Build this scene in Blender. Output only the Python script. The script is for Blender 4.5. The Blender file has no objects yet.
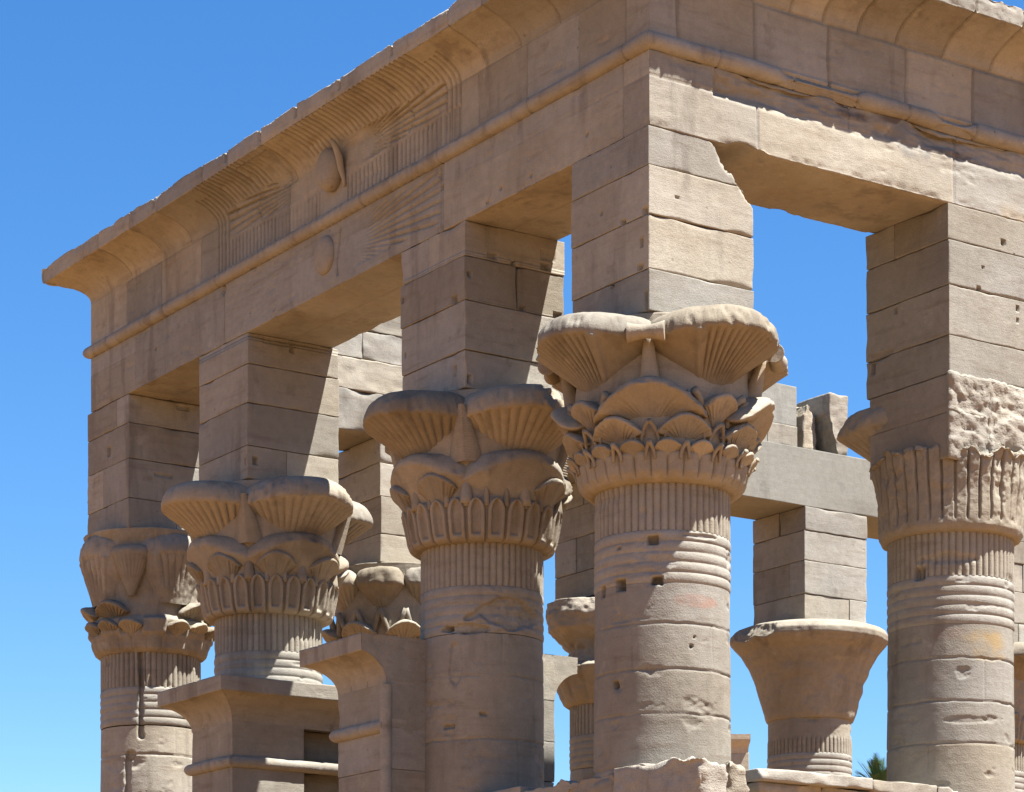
import bpy, math, random
import numpy as np

# ------------------------------------------------------------------ camera, light, exposure
S = bpy.context.scene
COL = S.collection
TH, F, HY, XC, YC = 0.592, 2616.9, 1103.3, 1.536, 29.25   # yaw, focal length (px), horizon row, near corner in view space
EYE = 1.65
W_, H_ = 1024, 792
DR = np.array([math.cos(TH), math.sin(TH)])               # world X in view space
DL = np.array([-math.sin(TH), math.cos(TH)])              # world Y in view space
cam_d = bpy.data.cameras.new('camera')
cam = bpy.data.objects.new('camera', cam_d); COL.objects.link(cam)
cpos = -np.array([XC, YC])
cam.location = (float(cpos @ DR), float(cpos @ DL), EYE)
cam.rotation_euler = (math.pi / 2, 0, -TH)
cam_d.sensor_width = 36.0
cam_d.lens = 36.0 * F / W_
cam_d.shift_y = (HY - H_ / 2) / W_
cam_d.clip_start = 0.5; cam_d.clip_end = 6000
S.camera = cam

SUN = np.array([0.243, -0.378, 1.0]); SUN /= np.linalg.norm(SUN)
EL = math.asin(SUN[2]); AZ = math.atan2(SUN[0], SUN[1])
wd = bpy.data.worlds.new('World'); S.world = wd; wd.use_nodes = True
nt = wd.node_tree; nt.nodes.clear()
sky = nt.nodes.new('ShaderNodeTexSky'); sky.sky_type = 'NISHITA'; sky.sun_disc = False
sky.sun_elevation = EL; sky.sun_rotation = AZ; sky.altitude = 0
sky.air_density = 1.0; sky.dust_density = 0.0; sky.ozone_density = 6.0
hs = nt.nodes.new('ShaderNodeHueSaturation'); hs.inputs['Hue'].default_value = 0.503; hs.inputs['Saturation'].default_value = 1.23; hs.inputs['Value'].default_value = 1.0
bg = nt.nodes.new('ShaderNodeBackground'); bg.inputs['Strength'].default_value = 0.05
wo = nt.nodes.new('ShaderNodeOutputWorld')
nt.links.new(sky.outputs[0], hs.inputs['Color']); nt.links.new(hs.outputs[0], bg.inputs[0]); nt.links.new(bg.outputs[0], wo.inputs[0])
sd = bpy.data.lights.new('sun', 'SUN'); sd.energy = 5.0; sd.angle = math.radians(0.5); sd.color = (1.0, 0.995, 0.975)
sun = bpy.data.objects.new('sun', sd); COL.objects.link(sun)
sun.rotation_euler = (math.pi / 2 - EL, 0, math.atan2(SUN[0], -SUN[1]))
S.view_settings.view_transform = 'Standard'; S.view_settings.look = 'None'
S.view_settings.exposure = 1.95; S.view_settings.gamma = 1.0; S.view_settings.use_curve_mapping = False
S.render.engine = 'CYCLES'
S.cycles.max_bounces = 6; S.cycles.diffuse_bounces = 4; S.cycles.use_denoising = True

# ------------------------------------------------------------------ numpy noise
def _hash(i, j, k, seed):
    h = (i.astype(np.uint32) * np.uint32(374761393) + j.astype(np.uint32) * np.uint32(668265263)
         + k.astype(np.uint32) * np.uint32(2147483647 - 5) + np.uint32((seed * 974711) & 0xffffffff))
    h = (h ^ (h >> np.uint32(13))) * np.uint32(1274126177)
    h = (h ^ (h >> np.uint32(16))) * np.uint32(2246822519)
    return ((h ^ (h >> np.uint32(15))) & np.uint32(0xffffff)).astype(np.float64) / 0xffffff
def vn(p, seed=0):
    with np.errstate(over='ignore'):
        i = np.floor(p).astype(np.int64); f = p - i; f = f * f * (3 - 2 * f)
        x, y, z = i[..., 0], i[..., 1], i[..., 2]
        r = 0
        for a in (0, 1):
            wa = f[..., 0] if a else 1 - f[..., 0]
            for b in (0, 1):
                wb = f[..., 1] if b else 1 - f[..., 1]
                for c in (0, 1):
                    wc = f[..., 2] if c else 1 - f[..., 2]
                    r = r + wa * wb * wc * _hash((x + a) & 0xffff, (y + b) & 0xffff, (z + c) & 0xffff, seed)
        return r
def fbm(p, o=3, seed=0, g=.5):
    s = 0; a = 1; t = 0
    p = np.asarray(p, float) + 137.3
    for k in range(o):
        s = s + a * vn(p, seed + k * 17); t += a; a *= g; p = p * 2.03 + 11.7
    return s / t * 2 - 1          # -1..1, mostly -.5...5
def gro(x, w=.010): return np.exp(-(x / w) ** 2)
def sstep(a, b, x):
    t = np.clip((x - a) / (b - a), 0, 1); return t * t * (3 - 2 * t)

def facet(p, seed=0):
    """angular fracture surface: every cell of a jittered lattice is a tilted plane"""
    with np.errstate(over='ignore'):
        p = np.asarray(p, float) + 61.7; b = np.floor(p).astype(np.int64); best = np.full(p.shape[:-1], 9e9); val = np.zeros(p.shape[:-1])
        for i in (-1, 0, 1):
            for j in (-1, 0, 1):
                for k in (-1, 0, 1):
                    c = b + np.array([i, j, k]); x, y, z = (c[..., q] & 0xffff for q in range(3))
                    h = [_hash(x, y, z, seed + q * 7) for q in range(6)]
                    f = c + np.stack(h[:3], -1); d = p - f; r = (d ** 2).sum(-1); m = r < best
                    v = (h[3] - .5) * 1.1 + d[..., 0] * (h[4] - .5) * 1.6 + d[..., 1] * (h[5] - .5) * 1.6 + d[..., 2] * (h[3] - .5) * 1.6
                    best = np.where(m, r, best); val = np.where(m, v, val)
    return val
# ------------------------------------------------------------------ mesh building
class MB:
    def __init__(s): s.v = []; s.f = []; s.t = []; s.c = []; s.n = 0
    def add(s, V, Fq, tint=0., stain=None):
        V = np.asarray(V, float).reshape(-1, 3); Fq = np.asarray(Fq, np.int64).reshape(-1, 4)
        s.v.append(V); s.f.append(Fq + s.n)
        s.t.append(np.broadcast_to(np.asarray(tint, float), (len(V),)).copy())
        s.c.append(np.zeros((len(V), 4)) if stain is None else stain)
        s.n += len(V)
    def grid(s, V, cu=False, cv=False, tint=0., stain=None, flip=False):
        m, n = V.shape[:2]
        I = np.arange(m * n).reshape(m, n)
        if cu: I = np.vstack([I, I[:1]])
        if cv: I = np.hstack([I, I[:, :1]])
        q = np.stack([I[:-1, :-1], I[1:, :-1], I[1:, 1:], I[:-1, 1:]], -1).reshape(-1, 4)
        if flip: q = q[:, ::-1]
        t = tint if np.ndim(tint) == 0 else np.asarray(tint).reshape(-1)
        s.add(V.reshape(-1, 3), q, t, None if stain is None else stain.reshape(-1, 4))
    def build(s, name, mat, parent=None, off=(0, 0, 0), smooth=True):
        V = np.vstack(s.v) - np.asarray(off); Q = np.vstack(s.f)
        me = bpy.data.meshes.new(name)
        me.vertices.add(len(V)); me.vertices.foreach_set('co', V.astype(np.float32).ravel())
        tri = Q[:, 2] == Q[:, 3]
        ln = np.where(tri, 3, 4); st = np.concatenate([[0], np.cumsum(ln)[:-1]])
        keep = np.ones(Q.shape, bool); keep[tri, 3] = False
        lv = Q[keep]
        me.loops.add(len(lv)); me.loops.foreach_set('vertex_index', lv.astype(np.int32))
        me.polygons.add(len(Q)); me.polygons.foreach_set('loop_start', st.astype(np.int32)); me.polygons.foreach_set('loop_total', ln.astype(np.int32))
        me.polygons.foreach_set('use_smooth', np.full(len(Q), smooth))
        a = me.attributes.new('tint', 'FLOAT', 'POINT'); a.data.foreach_set('value', np.concatenate(s.t).astype(np.float32))
        C = np.vstack(s.c)
        if True:
            a = me.attributes.new('stain', 'FLOAT_COLOR', 'POINT'); a.data.foreach_set('color', C.astype(np.float32).ravel())
        me.materials.append(mat); me.update(); me.validate()
        o = bpy.data.objects.new(name, me); COL.objects.link(o)
        if parent: o.parent = parent
        return o

def axis_pts(a, b, res, r):
    L = b - a
    e = [x for x in (0, .3 * r, .7 * r, 1.3 * r, 2.4 * r) if x < L * .3]
    n = max(2, int((L - 2 * e[-1]) / res) + 1)
    mid = np.linspace(e[-1], L - e[-1], n)
    return a + np.unique(np.concatenate([e, mid, [L - x for x in e]]))
def block(mb, lo, hi, res=.05, r=.012, wear=1., amp=.006, seed=0, chips=(), tint=None, fn=None, freq=3., holes=()):
    """a dressed stone: box with unevenly worn arrises, chips = broken-off corners (point, normal, roughness)"""
    lo = np.array(lo, float); hi = np.array(hi, float)
    ax = [axis_pts(lo[i], hi[i], res, r) for i in range(3)]
    for (hc, hn, hw, hh, hd) in holes:
        for i in range(3):
            if hn[i]: continue
            w_ = (hh if i == 2 else hw) / 2
            if lo[i] - .01 < hc[i] < hi[i] + .01:
                ex = np.array([hc[i] + q_ for q_ in (-w_ - .012, -w_, -w_ * .5, 0, w_ * .5, w_, w_ + .012)]); ex = ex[(ex > lo[i]) & (ex < hi[i])]
                ax[i] = np.unique(np.concatenate([ax[i], ex]))
    n = [len(a) for a in ax]
    idx = -np.ones(n, np.int64)
    m = np.zeros(n, bool)
    m[0] = m[-1] = True; m[:, 0] = m[:, -1] = True; m[:, :, 0] = m[:, :, -1] = True
    ii = np.argwhere(m); idx[m] = np.arange(len(ii))
    P = np.stack([ax[k][ii[:, k]] for k in range(3)], 1)
    q = []
    for d in range(3):
        u, v = (d + 1) % 3, (d + 2) % 3
        for e in (0, -1):
            A = np.moveaxis(idx, (d, u, v), (0, 1, 2))[e]
            Q = np.stack([A[:-1, :-1], A[1:, :-1], A[1:, 1:], A[:-1, 1:]], -1).reshape(-1, 4)
            q.append(Q if e == -1 else Q[:, ::-1])
    w = fbm(P * 5, 3, seed); big = fbm(P * 2.1 + 7, 2, seed + 5)
    R = r * (.6 + wear * (np.clip(w + .1, 0, 1) * 2.2 + 13 * np.clip(big - .24, 0, 1)))
    R = np.minimum(R, (hi - lo).min() * .3)[:, None]
    c = np.clip(P, lo + R, hi - R); dd = P - c; L = np.linalg.norm(dd, axis=1, keepdims=True); N = dd / np.maximum(L, 1e-9)
    P = c + N * R
    dsp = fbm(P * np.array([freq, freq, freq * 1.8]), 4, seed + 31) * amp
    P = P + N * dsp[:, None]
    for (pt, nn, rough) in chips:
        nn = np.array(nn, float); nn /= np.linalg.norm(nn)
        h = (P - np.array(pt)) @ nn + fbm(P * 4.5, 4, seed + 77, .6) * rough
        k = np.clip(h, 0, None)
        P = P - nn * k[:, None]
        P = P + np.where(k > 0.01, 1, 0)[:, None] * (fbm(P * 13, 2, seed + 91) * rough * .2 + facet(P * np.array([6, 6, 9]), seed + 5) * rough * .35)[:, None] * nn
    for (hc, hn, hw, hh, hd) in holes:
        hn = np.array(hn, float); hv = P - np.array(hc); on = np.abs(hv @ hn) < .05
        hor = np.abs(hv @ np.array([hn[1], hn[0], 0])); ver = np.abs(hv[:, 2])
        P = P - hn * (hd * (on & (hor < hw / 2 + .004) & (ver < hh / 2 + .004)))[:, None]
    if fn is not None: P = fn(P, N)
    if tint is None: tint = (np.random.RandomState(seed).rand() - .5) * 2
    mb.add(P, np.vstack(q), tint)

# ------------------------------------------------------------------ materials
def ramp(n, pts):
    e = n.color_ramp.elements
    while len(e) < len(pts): e.new(.5)
    for k, (p, c) in enumerate(pts):
        e[k].position = p; e[k].color = (*c, 1) if len(c) == 3 else c
def stone(name, a, b, bed, patina, pat_amt=.5, bump=.5, pits=.5, rough=.88, bed_amt=.5, streak=.42):
    m = bpy.data.materials.new(name); m.use_nodes = True
    t = m.node_tree; N = t.nodes; Lk = t.links; N.clear()
    out = N.new('ShaderNodeOutputMaterial'); bs = N.new('ShaderNodeBsdfPrincipled'); Lk.new(bs.outputs[0], out.inputs[0])
    bs.inputs['Roughness'].default_value = rough; bs.inputs['Specular IOR Level'].default_value = .18
    geo = N.new('ShaderNodeNewGeometry'); pos = geo.outputs['Position']
    def noise(scale, detail, vec=pos, rough_=.55):
        n = N.new('ShaderNodeTexNoise'); n.inputs['Scale'].default_value = scale; n.inputs['Detail'].default_value = detail
        n.inputs['Roughness'].default_value = rough_; Lk.new(vec, n.inputs['Vector']); return n
    def mix(f, c1, c2, mode='MIX'):
        x = N.new('ShaderNodeMix'); x.data_type = 'RGBA'; x.blend_type = mode
        for s, v in ((x.inputs[0], f), (x.inputs[6], c1), (x.inputs[7], c2)):
            if isinstance(v, (int, float)): s.default_value = v
            elif isinstance(v, tuple): s.default_value = (*v, 1)
            else: Lk.new(v, s)
        return x.outputs[2]
    def rmp(src, lo, hi, v0=0., v1=1.):
        r = N.new('ShaderNodeMapRange'); r.interpolation_type = 'SMOOTHSTEP'
        r.inputs[1].default_value = lo; r.inputs[2].default_value = hi; r.inputs[3].default_value = v0; r.inputs[4].default_value = v1
        Lk.new(src, r.inputs[0]); return r.outputs[0]
    at = N.new('ShaderNodeAttribute'); at.attribute_name = 'tint'
    # every block samples its own bedding: shift by tint
    sh = N.new('ShaderNodeVectorMath'); sh.operation = 'MULTIPLY_ADD'
    cmb = N.new('ShaderNodeCombineXYZ'); Lk.new(at.outputs['Fac'], cmb.inputs[2]); Lk.new(at.outputs['Fac'], cmb.inputs[0])
    Lk.new(cmb.outputs[0], sh.inputs[0]); sh.inputs[1].default_value = (3.7, 0, 5.1); Lk.new(pos, sh.inputs[2])
    mp = N.new('ShaderNodeMapping'); mp.inputs['Scale'].default_value = (.7, .7, 6.); mp.inputs['Rotation'].default_value = (.06, .04, 0); Lk.new(sh.outputs[0], mp.inputs[0])
    n1 = noise(.9, 5, sh.outputs[0]); n2 = noise(1.6, 5, mp.outputs[0], .6); n3 = noise(.55, 6, pos, .6); n4 = noise(9, 4); n5 = noise(60, 3)
    c = mix(rmp(n1.outputs[0], .32, .68), a, b)
    c = mix(rmp(n2.outputs[0], .5, .78, 0, bed_amt), c, bed)
    c = mix(rmp(n3.outputs[0], .47, .72, 0, pat_amt), c, patina)
    tv = N.new('ShaderNodeMapRange'); tv.inputs[1].default_value = -1; tv.inputs[2].default_value = 1; tv.inputs[3].default_value = .78; tv.inputs[4].default_value = 1.14
    Lk.new(at.outputs['Fac'], tv.inputs[0])
    c = mix(1., c, tv.outputs[0], 'MULTIPLY')
    fr = N.new('ShaderNodeMath'); fr.operation = 'MULTIPLY'; Lk.new(at.outputs['Fac'], fr.inputs[0]); fr.inputs[1].default_value = 7.31
    sn = N.new('ShaderNodeMath'); sn.operation = 'SINE'; Lk.new(fr.outputs[0], sn.inputs[0])
    c = mix(1., c, mix(rmp(sn.outputs[0], -1, 1), (1.03, .995, .94), (.985, 1.0, 1.03)), 'MULTIPLY')
    c = mix(1., c, rmp(n4.outputs[0], .25, .75, .93, 1.06), 'MULTIPLY')
    c = mix(1., c, rmp(n5.outputs[0], .25, .75, .92, 1.07), 'MULTIPLY')
    mp2 = N.new('ShaderNodeMapping'); mp2.inputs['Scale'].default_value = (2.6, 2.6, .45); Lk.new(pos, mp2.inputs[0])
    n6 = noise(1.0, 6, mp2.outputs[0], .62); n7 = noise(.35, 3, pos)
    dk = N.new('ShaderNodeMath'); dk.operation = 'MULTIPLY'; Lk.new(rmp(n6.outputs[0], .50, .66), dk.inputs[0]); Lk.new(rmp(n7.outputs[0], .40, .58, 0, streak), dk.inputs[1])
    c = mix(dk.outputs[0], c, (.085, .066, .05))
    n8 = noise(2.3, 6, sh.outputs[0], .65)
    c = mix(rmp(n8.outputs[0], .60, .72, 0, .38), c, tuple(min(1, x * 1.28) for x in b))
    c = mix(rmp(n8.outputs[0], .40, .28, 0, .35), c, tuple(x * .62 for x in bed))
    # small dark specks and weathering pits
    vo = N.new('ShaderNodeTexVoronoi'); vo.inputs['Scale'].default_value = 3.4; Lk.new(sh.outputs[0], vo.inputs['Vector'])
    pit = rmp(vo.outputs['Distance'], .035, .085, 1, 0)
    sel = N.new('ShaderNodeMath'); sel.operation = 'MULTIPLY'; Lk.new(pit, sel.inputs[0]); Lk.new(rmp(n1.outputs[0], .45, .62), sel.inputs[1])
    selp = N.new('ShaderNodeMath'); selp.operation = 'MULTIPLY'; Lk.new(sel.outputs[0], selp.inputs[0]); selp.inputs[1].default_value = pits
    c = mix(selp.outputs[0], c, (.09, .065, .05))
    st = N.new('ShaderNodeAttribute'); st.attribute_name = 'stain'
    sa = N.new('ShaderNodeMath'); sa.operation = 'MULTIPLY'; Lk.new(st.outputs['Alpha'], sa.inputs[0]); Lk.new(rmp(n8.outputs[0], .36, .62, .1, 1), sa.inputs[1])
    c = mix(sa.outputs[0], c, st.outputs['Color'])
    Lk.new(c, bs.inputs['Base Color'])
    # relief
    hb = N.new('ShaderNodeMath'); hb.operation = 'MULTIPLY'; Lk.new(n2.outputs[0], hb.inputs[0]); hb.inputs[1].default_value = .5
    h1 = N.new('ShaderNodeMath'); h1.operation = 'MULTIPLY_ADD'; Lk.new(n4.outputs[0], h1.inputs[0]); h1.inputs[1].default_value = .55; Lk.new(hb.outputs[0], h1.inputs[2])
    h2 = N.new('ShaderNodeMath'); h2.operation = 'MULTIPLY_ADD'; Lk.new(n5.outputs[0], h2.inputs[0]); h2.inputs[1].default_value = .45; Lk.new(h1.outputs[0], h2.inputs[2])
    h3 = N.new('ShaderNodeMath'); h3.operation = 'SUBTRACT'; Lk.new(h2.outputs[0], h3.inputs[0]); Lk.new(selp.outputs[0], h3.inputs[1])
    bp = N.new('ShaderNodeBump'); bp.inputs['Strength'].default_value = bump; bp.inputs['Distance'].default_value = .02
    Lk.new(h3.outputs[0], bp.inputs['Height']); Lk.new(bp.outputs[0], bs.inputs['Normal'])
    return m
M_ST = stone('sandstone', (.230, .203, .158), (.268, .244, .200), (.150, .110, .073), (.180, .169, .143))
M_CAP = stone('carved_sandstone', (.222, .189, .139), (.257, .223, .171), (.165, .120, .08), (.195, .172, .136), pits=.3, bed_amt=.3)
M_NEW = stone('restored_stone', (.185, .175, .145), (.20, .19, .16), (.165, .155, .125), (.18, .17, .145), pits=.25, bed_amt=.2, bump=.35, streak=.25)
M_RGH = stone('broken_sandstone', (.26, .225, .17), (.29, .255, .20), (.21, .16, .115), (.25, .215, .175), bump=1., pits=.7)
M_FAR = stone('pale_sandstone', (.36, .30, .21), (.38, .32, .23), (.34, .28, .2), (.34, .29, .22), pits=.1)
def simple(name, c1, c2, scale, rough=.9):
    m = bpy.data.materials.new(name); m.use_nodes = True; t = m.node_tree; bs = t.nodes['Principled BSDF']
    n = t.nodes.new('ShaderNodeTexNoise'); n.inputs['Scale'].default_value = scale; n.inputs['Detail'].default_value = 6
    g = t.nodes.new('ShaderNodeNewGeometry'); t.links.new(g.outputs['Position'], n.inputs['Vector'])
    r = t.nodes.new('ShaderNodeValToRGB'); ramp(r, [(.3, c1), (.7, c2)]); t.links.new(n.outputs[0], r.inputs[0]); t.links.new(r.outputs[0], bs.inputs['Base Color'])
    bs.inputs['Roughness'].default_value = rough; bs.inputs['Specular IOR Level'].default_value = .2
    return m
M_SAND = simple('sand', (.200, .096, .032), (.25, .128, .045), .35)
M_PAVE = simple('paving', (.200, .096, .032), (.245, .128, .045), .9)
M_LEAF = simple('leaf', (.035, .07, .03), (.07, .12, .045), 3, .6)
M_BARK = simple('bark', (.12, .085, .06), (.2, .15, .1), 8)

# ------------------------------------------------------------------ object helpers
def thing(name, label, cat, loc=(0, 0, 0), group=None):
    o = bpy.data.objects.new(name, None); COL.objects.link(o); o.location = loc; o.empty_display_size = .5
    o['label'] = label; o['category'] = cat; o['kind'] = 'thing'
    if group: o['group'] = group
    return o
def tag(o, label, cat, group=None):
    o['label'] = label; o['category'] = cat; o['kind'] = 'thing'
    if group: o['group'] = group
def Z(z): return z + EYE      # heights below are measured from the eye level

# ------------------------------------------------------------------ setting
mb = MB(); g = np.linspace(-1, 1, 41); g = np.sign(g) * np.abs(g) ** 3 * 3000
X, Y = np.meshgrid(g, g, indexing='ij')
Zg = np.where(np.hypot(X, Y) > 200, fbm(np.stack([X * .004, Y * .004, X * 0], -1), 3, 3) * 3 - 1, 0) * 1.
mb.grid(np.stack([X, Y, Zg], -1)); gr = mb.build('ground', M_SAND); gr['kind'] = 'structure'
mb = MB(); rs = random.Random(3)
for i in range(-1, 13):
    for j in range(-1, 14):
        x0, y0 = i * 1.65 - .4, j * 1.3 - .6
        block(mb, (x0 + .006, y0 + .006, -.12), (x0 + 1.644, y0 + 1.294, .10 + rs.random() * .015), .5, .02, seed=i * 50 + j + 900, amp=.004)
pv = mb.build('pavement', M_PAVE); pv['kind'] = 'structure'

# ------------------------------------------------------------------ columns
S1, S2, S3, T1 = 3.804, 9.479, 13.35, 4.53
ZC = [8.87, 9.34, 9.95, 10.50, 10.94]       # beds of the piers over the capitals

def lathe(mb, zs, rs_, nphi, disp=None, tint=0., phi0=0., stain=None, wob=0.):
    ph = np.linspace(0, 2 * np.pi, nphi, endpoint=False) + phi0
    PH, ZZ = np.meshgrid(ph, zs, indexing='ij'); RR = np.broadcast_to(rs_, ZZ.shape).copy()
    if disp is not None: RR = RR + disp(PH, ZZ)
    V = np.stack([RR * np.cos(PH), RR * np.sin(PH), ZZ], -1)
    mb.grid(V, cu=True, tint=(tint if np.ndim(tint) == 0 or callable(tint) is False else tint), stain=None if stain is None else stain(PH, ZZ))
    return V

def umbel(mb, phi, c0, z0, c1, z1, rho0, rho1, lip, nfl=0, fl=.02, rx=1., seed=0, nu=34, na=96, ero=.01, dome=.55, expo=2.0, full=True, lift=0., cut=None, off=(0, 0), fan=None, droop=0.):
    """open papyrus umbel: flaring bell with reeded underside, thick rounded lip and a flat-domed top"""
    u = np.linspace(0, 1, nu)
    z = z0 + (z1 - z0) * u; rho = rho0 + (rho1 - rho0) * (.30 * u + .70 * u ** expo); c = c0 + (c1 - c0) * u ** 1.25
    flw = np.clip((u - .12) * 2.2, 0, 1) * (1 - sstep(.93, 1, u))
    a = np.linspace(0, np.pi / 2, 10)[1:]
    zl = z1 + lip * np.sin(a) ; rl = rho1 - (1 - np.cos(a)) * rho1 * (1 - dome) + .012 * np.sin(a * 2)
    z = np.concatenate([z, zl, [z1 + lip * 1.02, z1 + lip * 1.02]]); rho = np.concatenate([rho, rl, [rho1 * .25, 0.001]])
    c = np.concatenate([c, np.full(11, c1)]); flw = np.concatenate([flw, np.zeros(11)])
    al = np.linspace(-np.pi, np.pi, na, endpoint=False)
    A, Zz = np.meshgrid(al, z, indexing='ij'); RH = np.broadcast_to(rho, Zz.shape).copy(); Cc = np.broadcast_to(c, Zz.shape); FW = np.broadcast_to(flw, Zz.shape)
    if nfl:
        fw = FW if fan is None else FW * sstep(fan + .03, fan - .03, np.abs(A))
        RH = RH - fl * fw * (1 - np.abs(np.sin(A * nfl / 2)) ** .7)
        if fan is not None: RH = RH + fl * .9 * FW * gro(np.abs(A) - fan - .12, .07)
    lx = Cc + RH * np.cos(A) * rx; ly = RH * np.sin(A)
    Zz = Zz - droop * np.sin(A) ** 2 * np.clip((RH - rho0) / (rho1 - rho0), 0, 1)
    cp, sp = math.cos(phi), math.sin(phi)
    V = np.stack([lx * cp - ly * sp, lx * sp + ly * cp, Zz], -1)
    P = V + np.array([off[0], off[1], seed * 3.1])
    e = fbm(P * 3.2, 4, seed) * ero * 1.6 + fbm(P * 11, 2, seed + 3) * ero * .5
    lipw = np.clip((RH / rho1 - .72) * 4, 0, 1)
    e = e - lipw * rho1 * .12 * np.clip(fbm(P * 5.5, 3, seed + 6, .6) - .16, 0, 1) - lipw * .012 * np.abs(facet(P * 9, seed + 2))
    dirx = np.stack([np.cos(A) * cp - np.sin(A) * sp, np.cos(A) * sp + np.sin(A) * cp, 0 * A], -1)
    V = V + dirx * e[..., None]; V[..., 2] += e * .6
    if cut is not None: V = cut(V, P)
    mb.grid(V, cu=True, tint=(seed % 7) / 3.5 - 1)

def chipcut(planes, seed):
    def fn(V, P):
        for (pt, nn, rough) in planes:
            nn = np.array(nn, float); nn /= np.linalg.norm(nn)
            h = (V - np.array(pt)) @ nn + fbm(P * 3.5, 4, seed + 77, .6) * rough
            V = V - nn * np.clip(h, 0, None)[..., None]
        return V
    return fn

def leafband(PH, ZZ, n, z0, z1, depth):
    """pointed reed leaves standing side by side round the bell"""
    x = (PH * n / (2 * np.pi)) % 1.0 - .5
    v = np.clip((ZZ - z0) / (z1 - z0), 0, 1.3)
    w = .46 * np.sqrt(np.clip(1 - np.clip((v - .62) / .38, 0, 1) ** 2, 0, 1)) * (v < 1.001) 
    d = w - np.abs(x)
    ridge = sstep(0, .06, d) * depth
    inner = sstep(.20, .27, d) * sstep(.04, .16, v) * depth * .95
    mid = sstep(.05, .0, np.abs(x)) * 0
    return ridge - inner + mid

def pier(parent, ox, oy, seed, chips={}, res=.06, zc=ZC, whole=(), holes=(), amp=.005):
    mb = MB(); rs = random.Random(seed)
    for k in range(len(zc) - 1):
        z0, z1 = Z(zc[k]) + .004, Z(zc[k + 1]) - .004
        ch = chips.get(k, ())
        j = [rs.uniform(-.012, .012) for _ in range(4)]
        if k % 2 == 0:
            xs = ox + .75 + rs.uniform(-.3, .35)
            bl = [((ox + j[0], oy + j[1], z0), (xs - .003, oy + 1.5 + j[2], z1)), ((xs + .003, oy + j[3], z0), (ox + 1.5, oy + 1.5, z1))]
        else:
            ys = oy + .75 + rs.uniform(-.35, .3)
            bl = [((ox + j[0], oy + j[1], z0), (ox + 1.5 + j[2], ys - .003, z1)), ((ox + j[3], ys + .003, z0), (ox + 1.5, oy + 1.5, z1))]
        if rs.random() < .55 or k in whole: bl = [((ox + j[0], oy + j[1], z0), (ox + 1.5 + j[2], oy + 1.5 + j[3], z1))]
        for q, (lo, hi) in enumerate(bl):
            block(mb, lo, hi, res, .011, 1., amp, seed * 31 + k * 7 + q, chips=ch, holes=[h for h in holes if lo[2] < h[0][2] < hi[2]])
    block(mb, (ox + .09, oy + .09, Z(zc[0]) + .02), (ox + 1.41, oy + 1.41, Z(10.2)), .6, .01, seed=seed, tint=-1)
    return mb.build('pier', M_ST, parent, parent.location)

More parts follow.
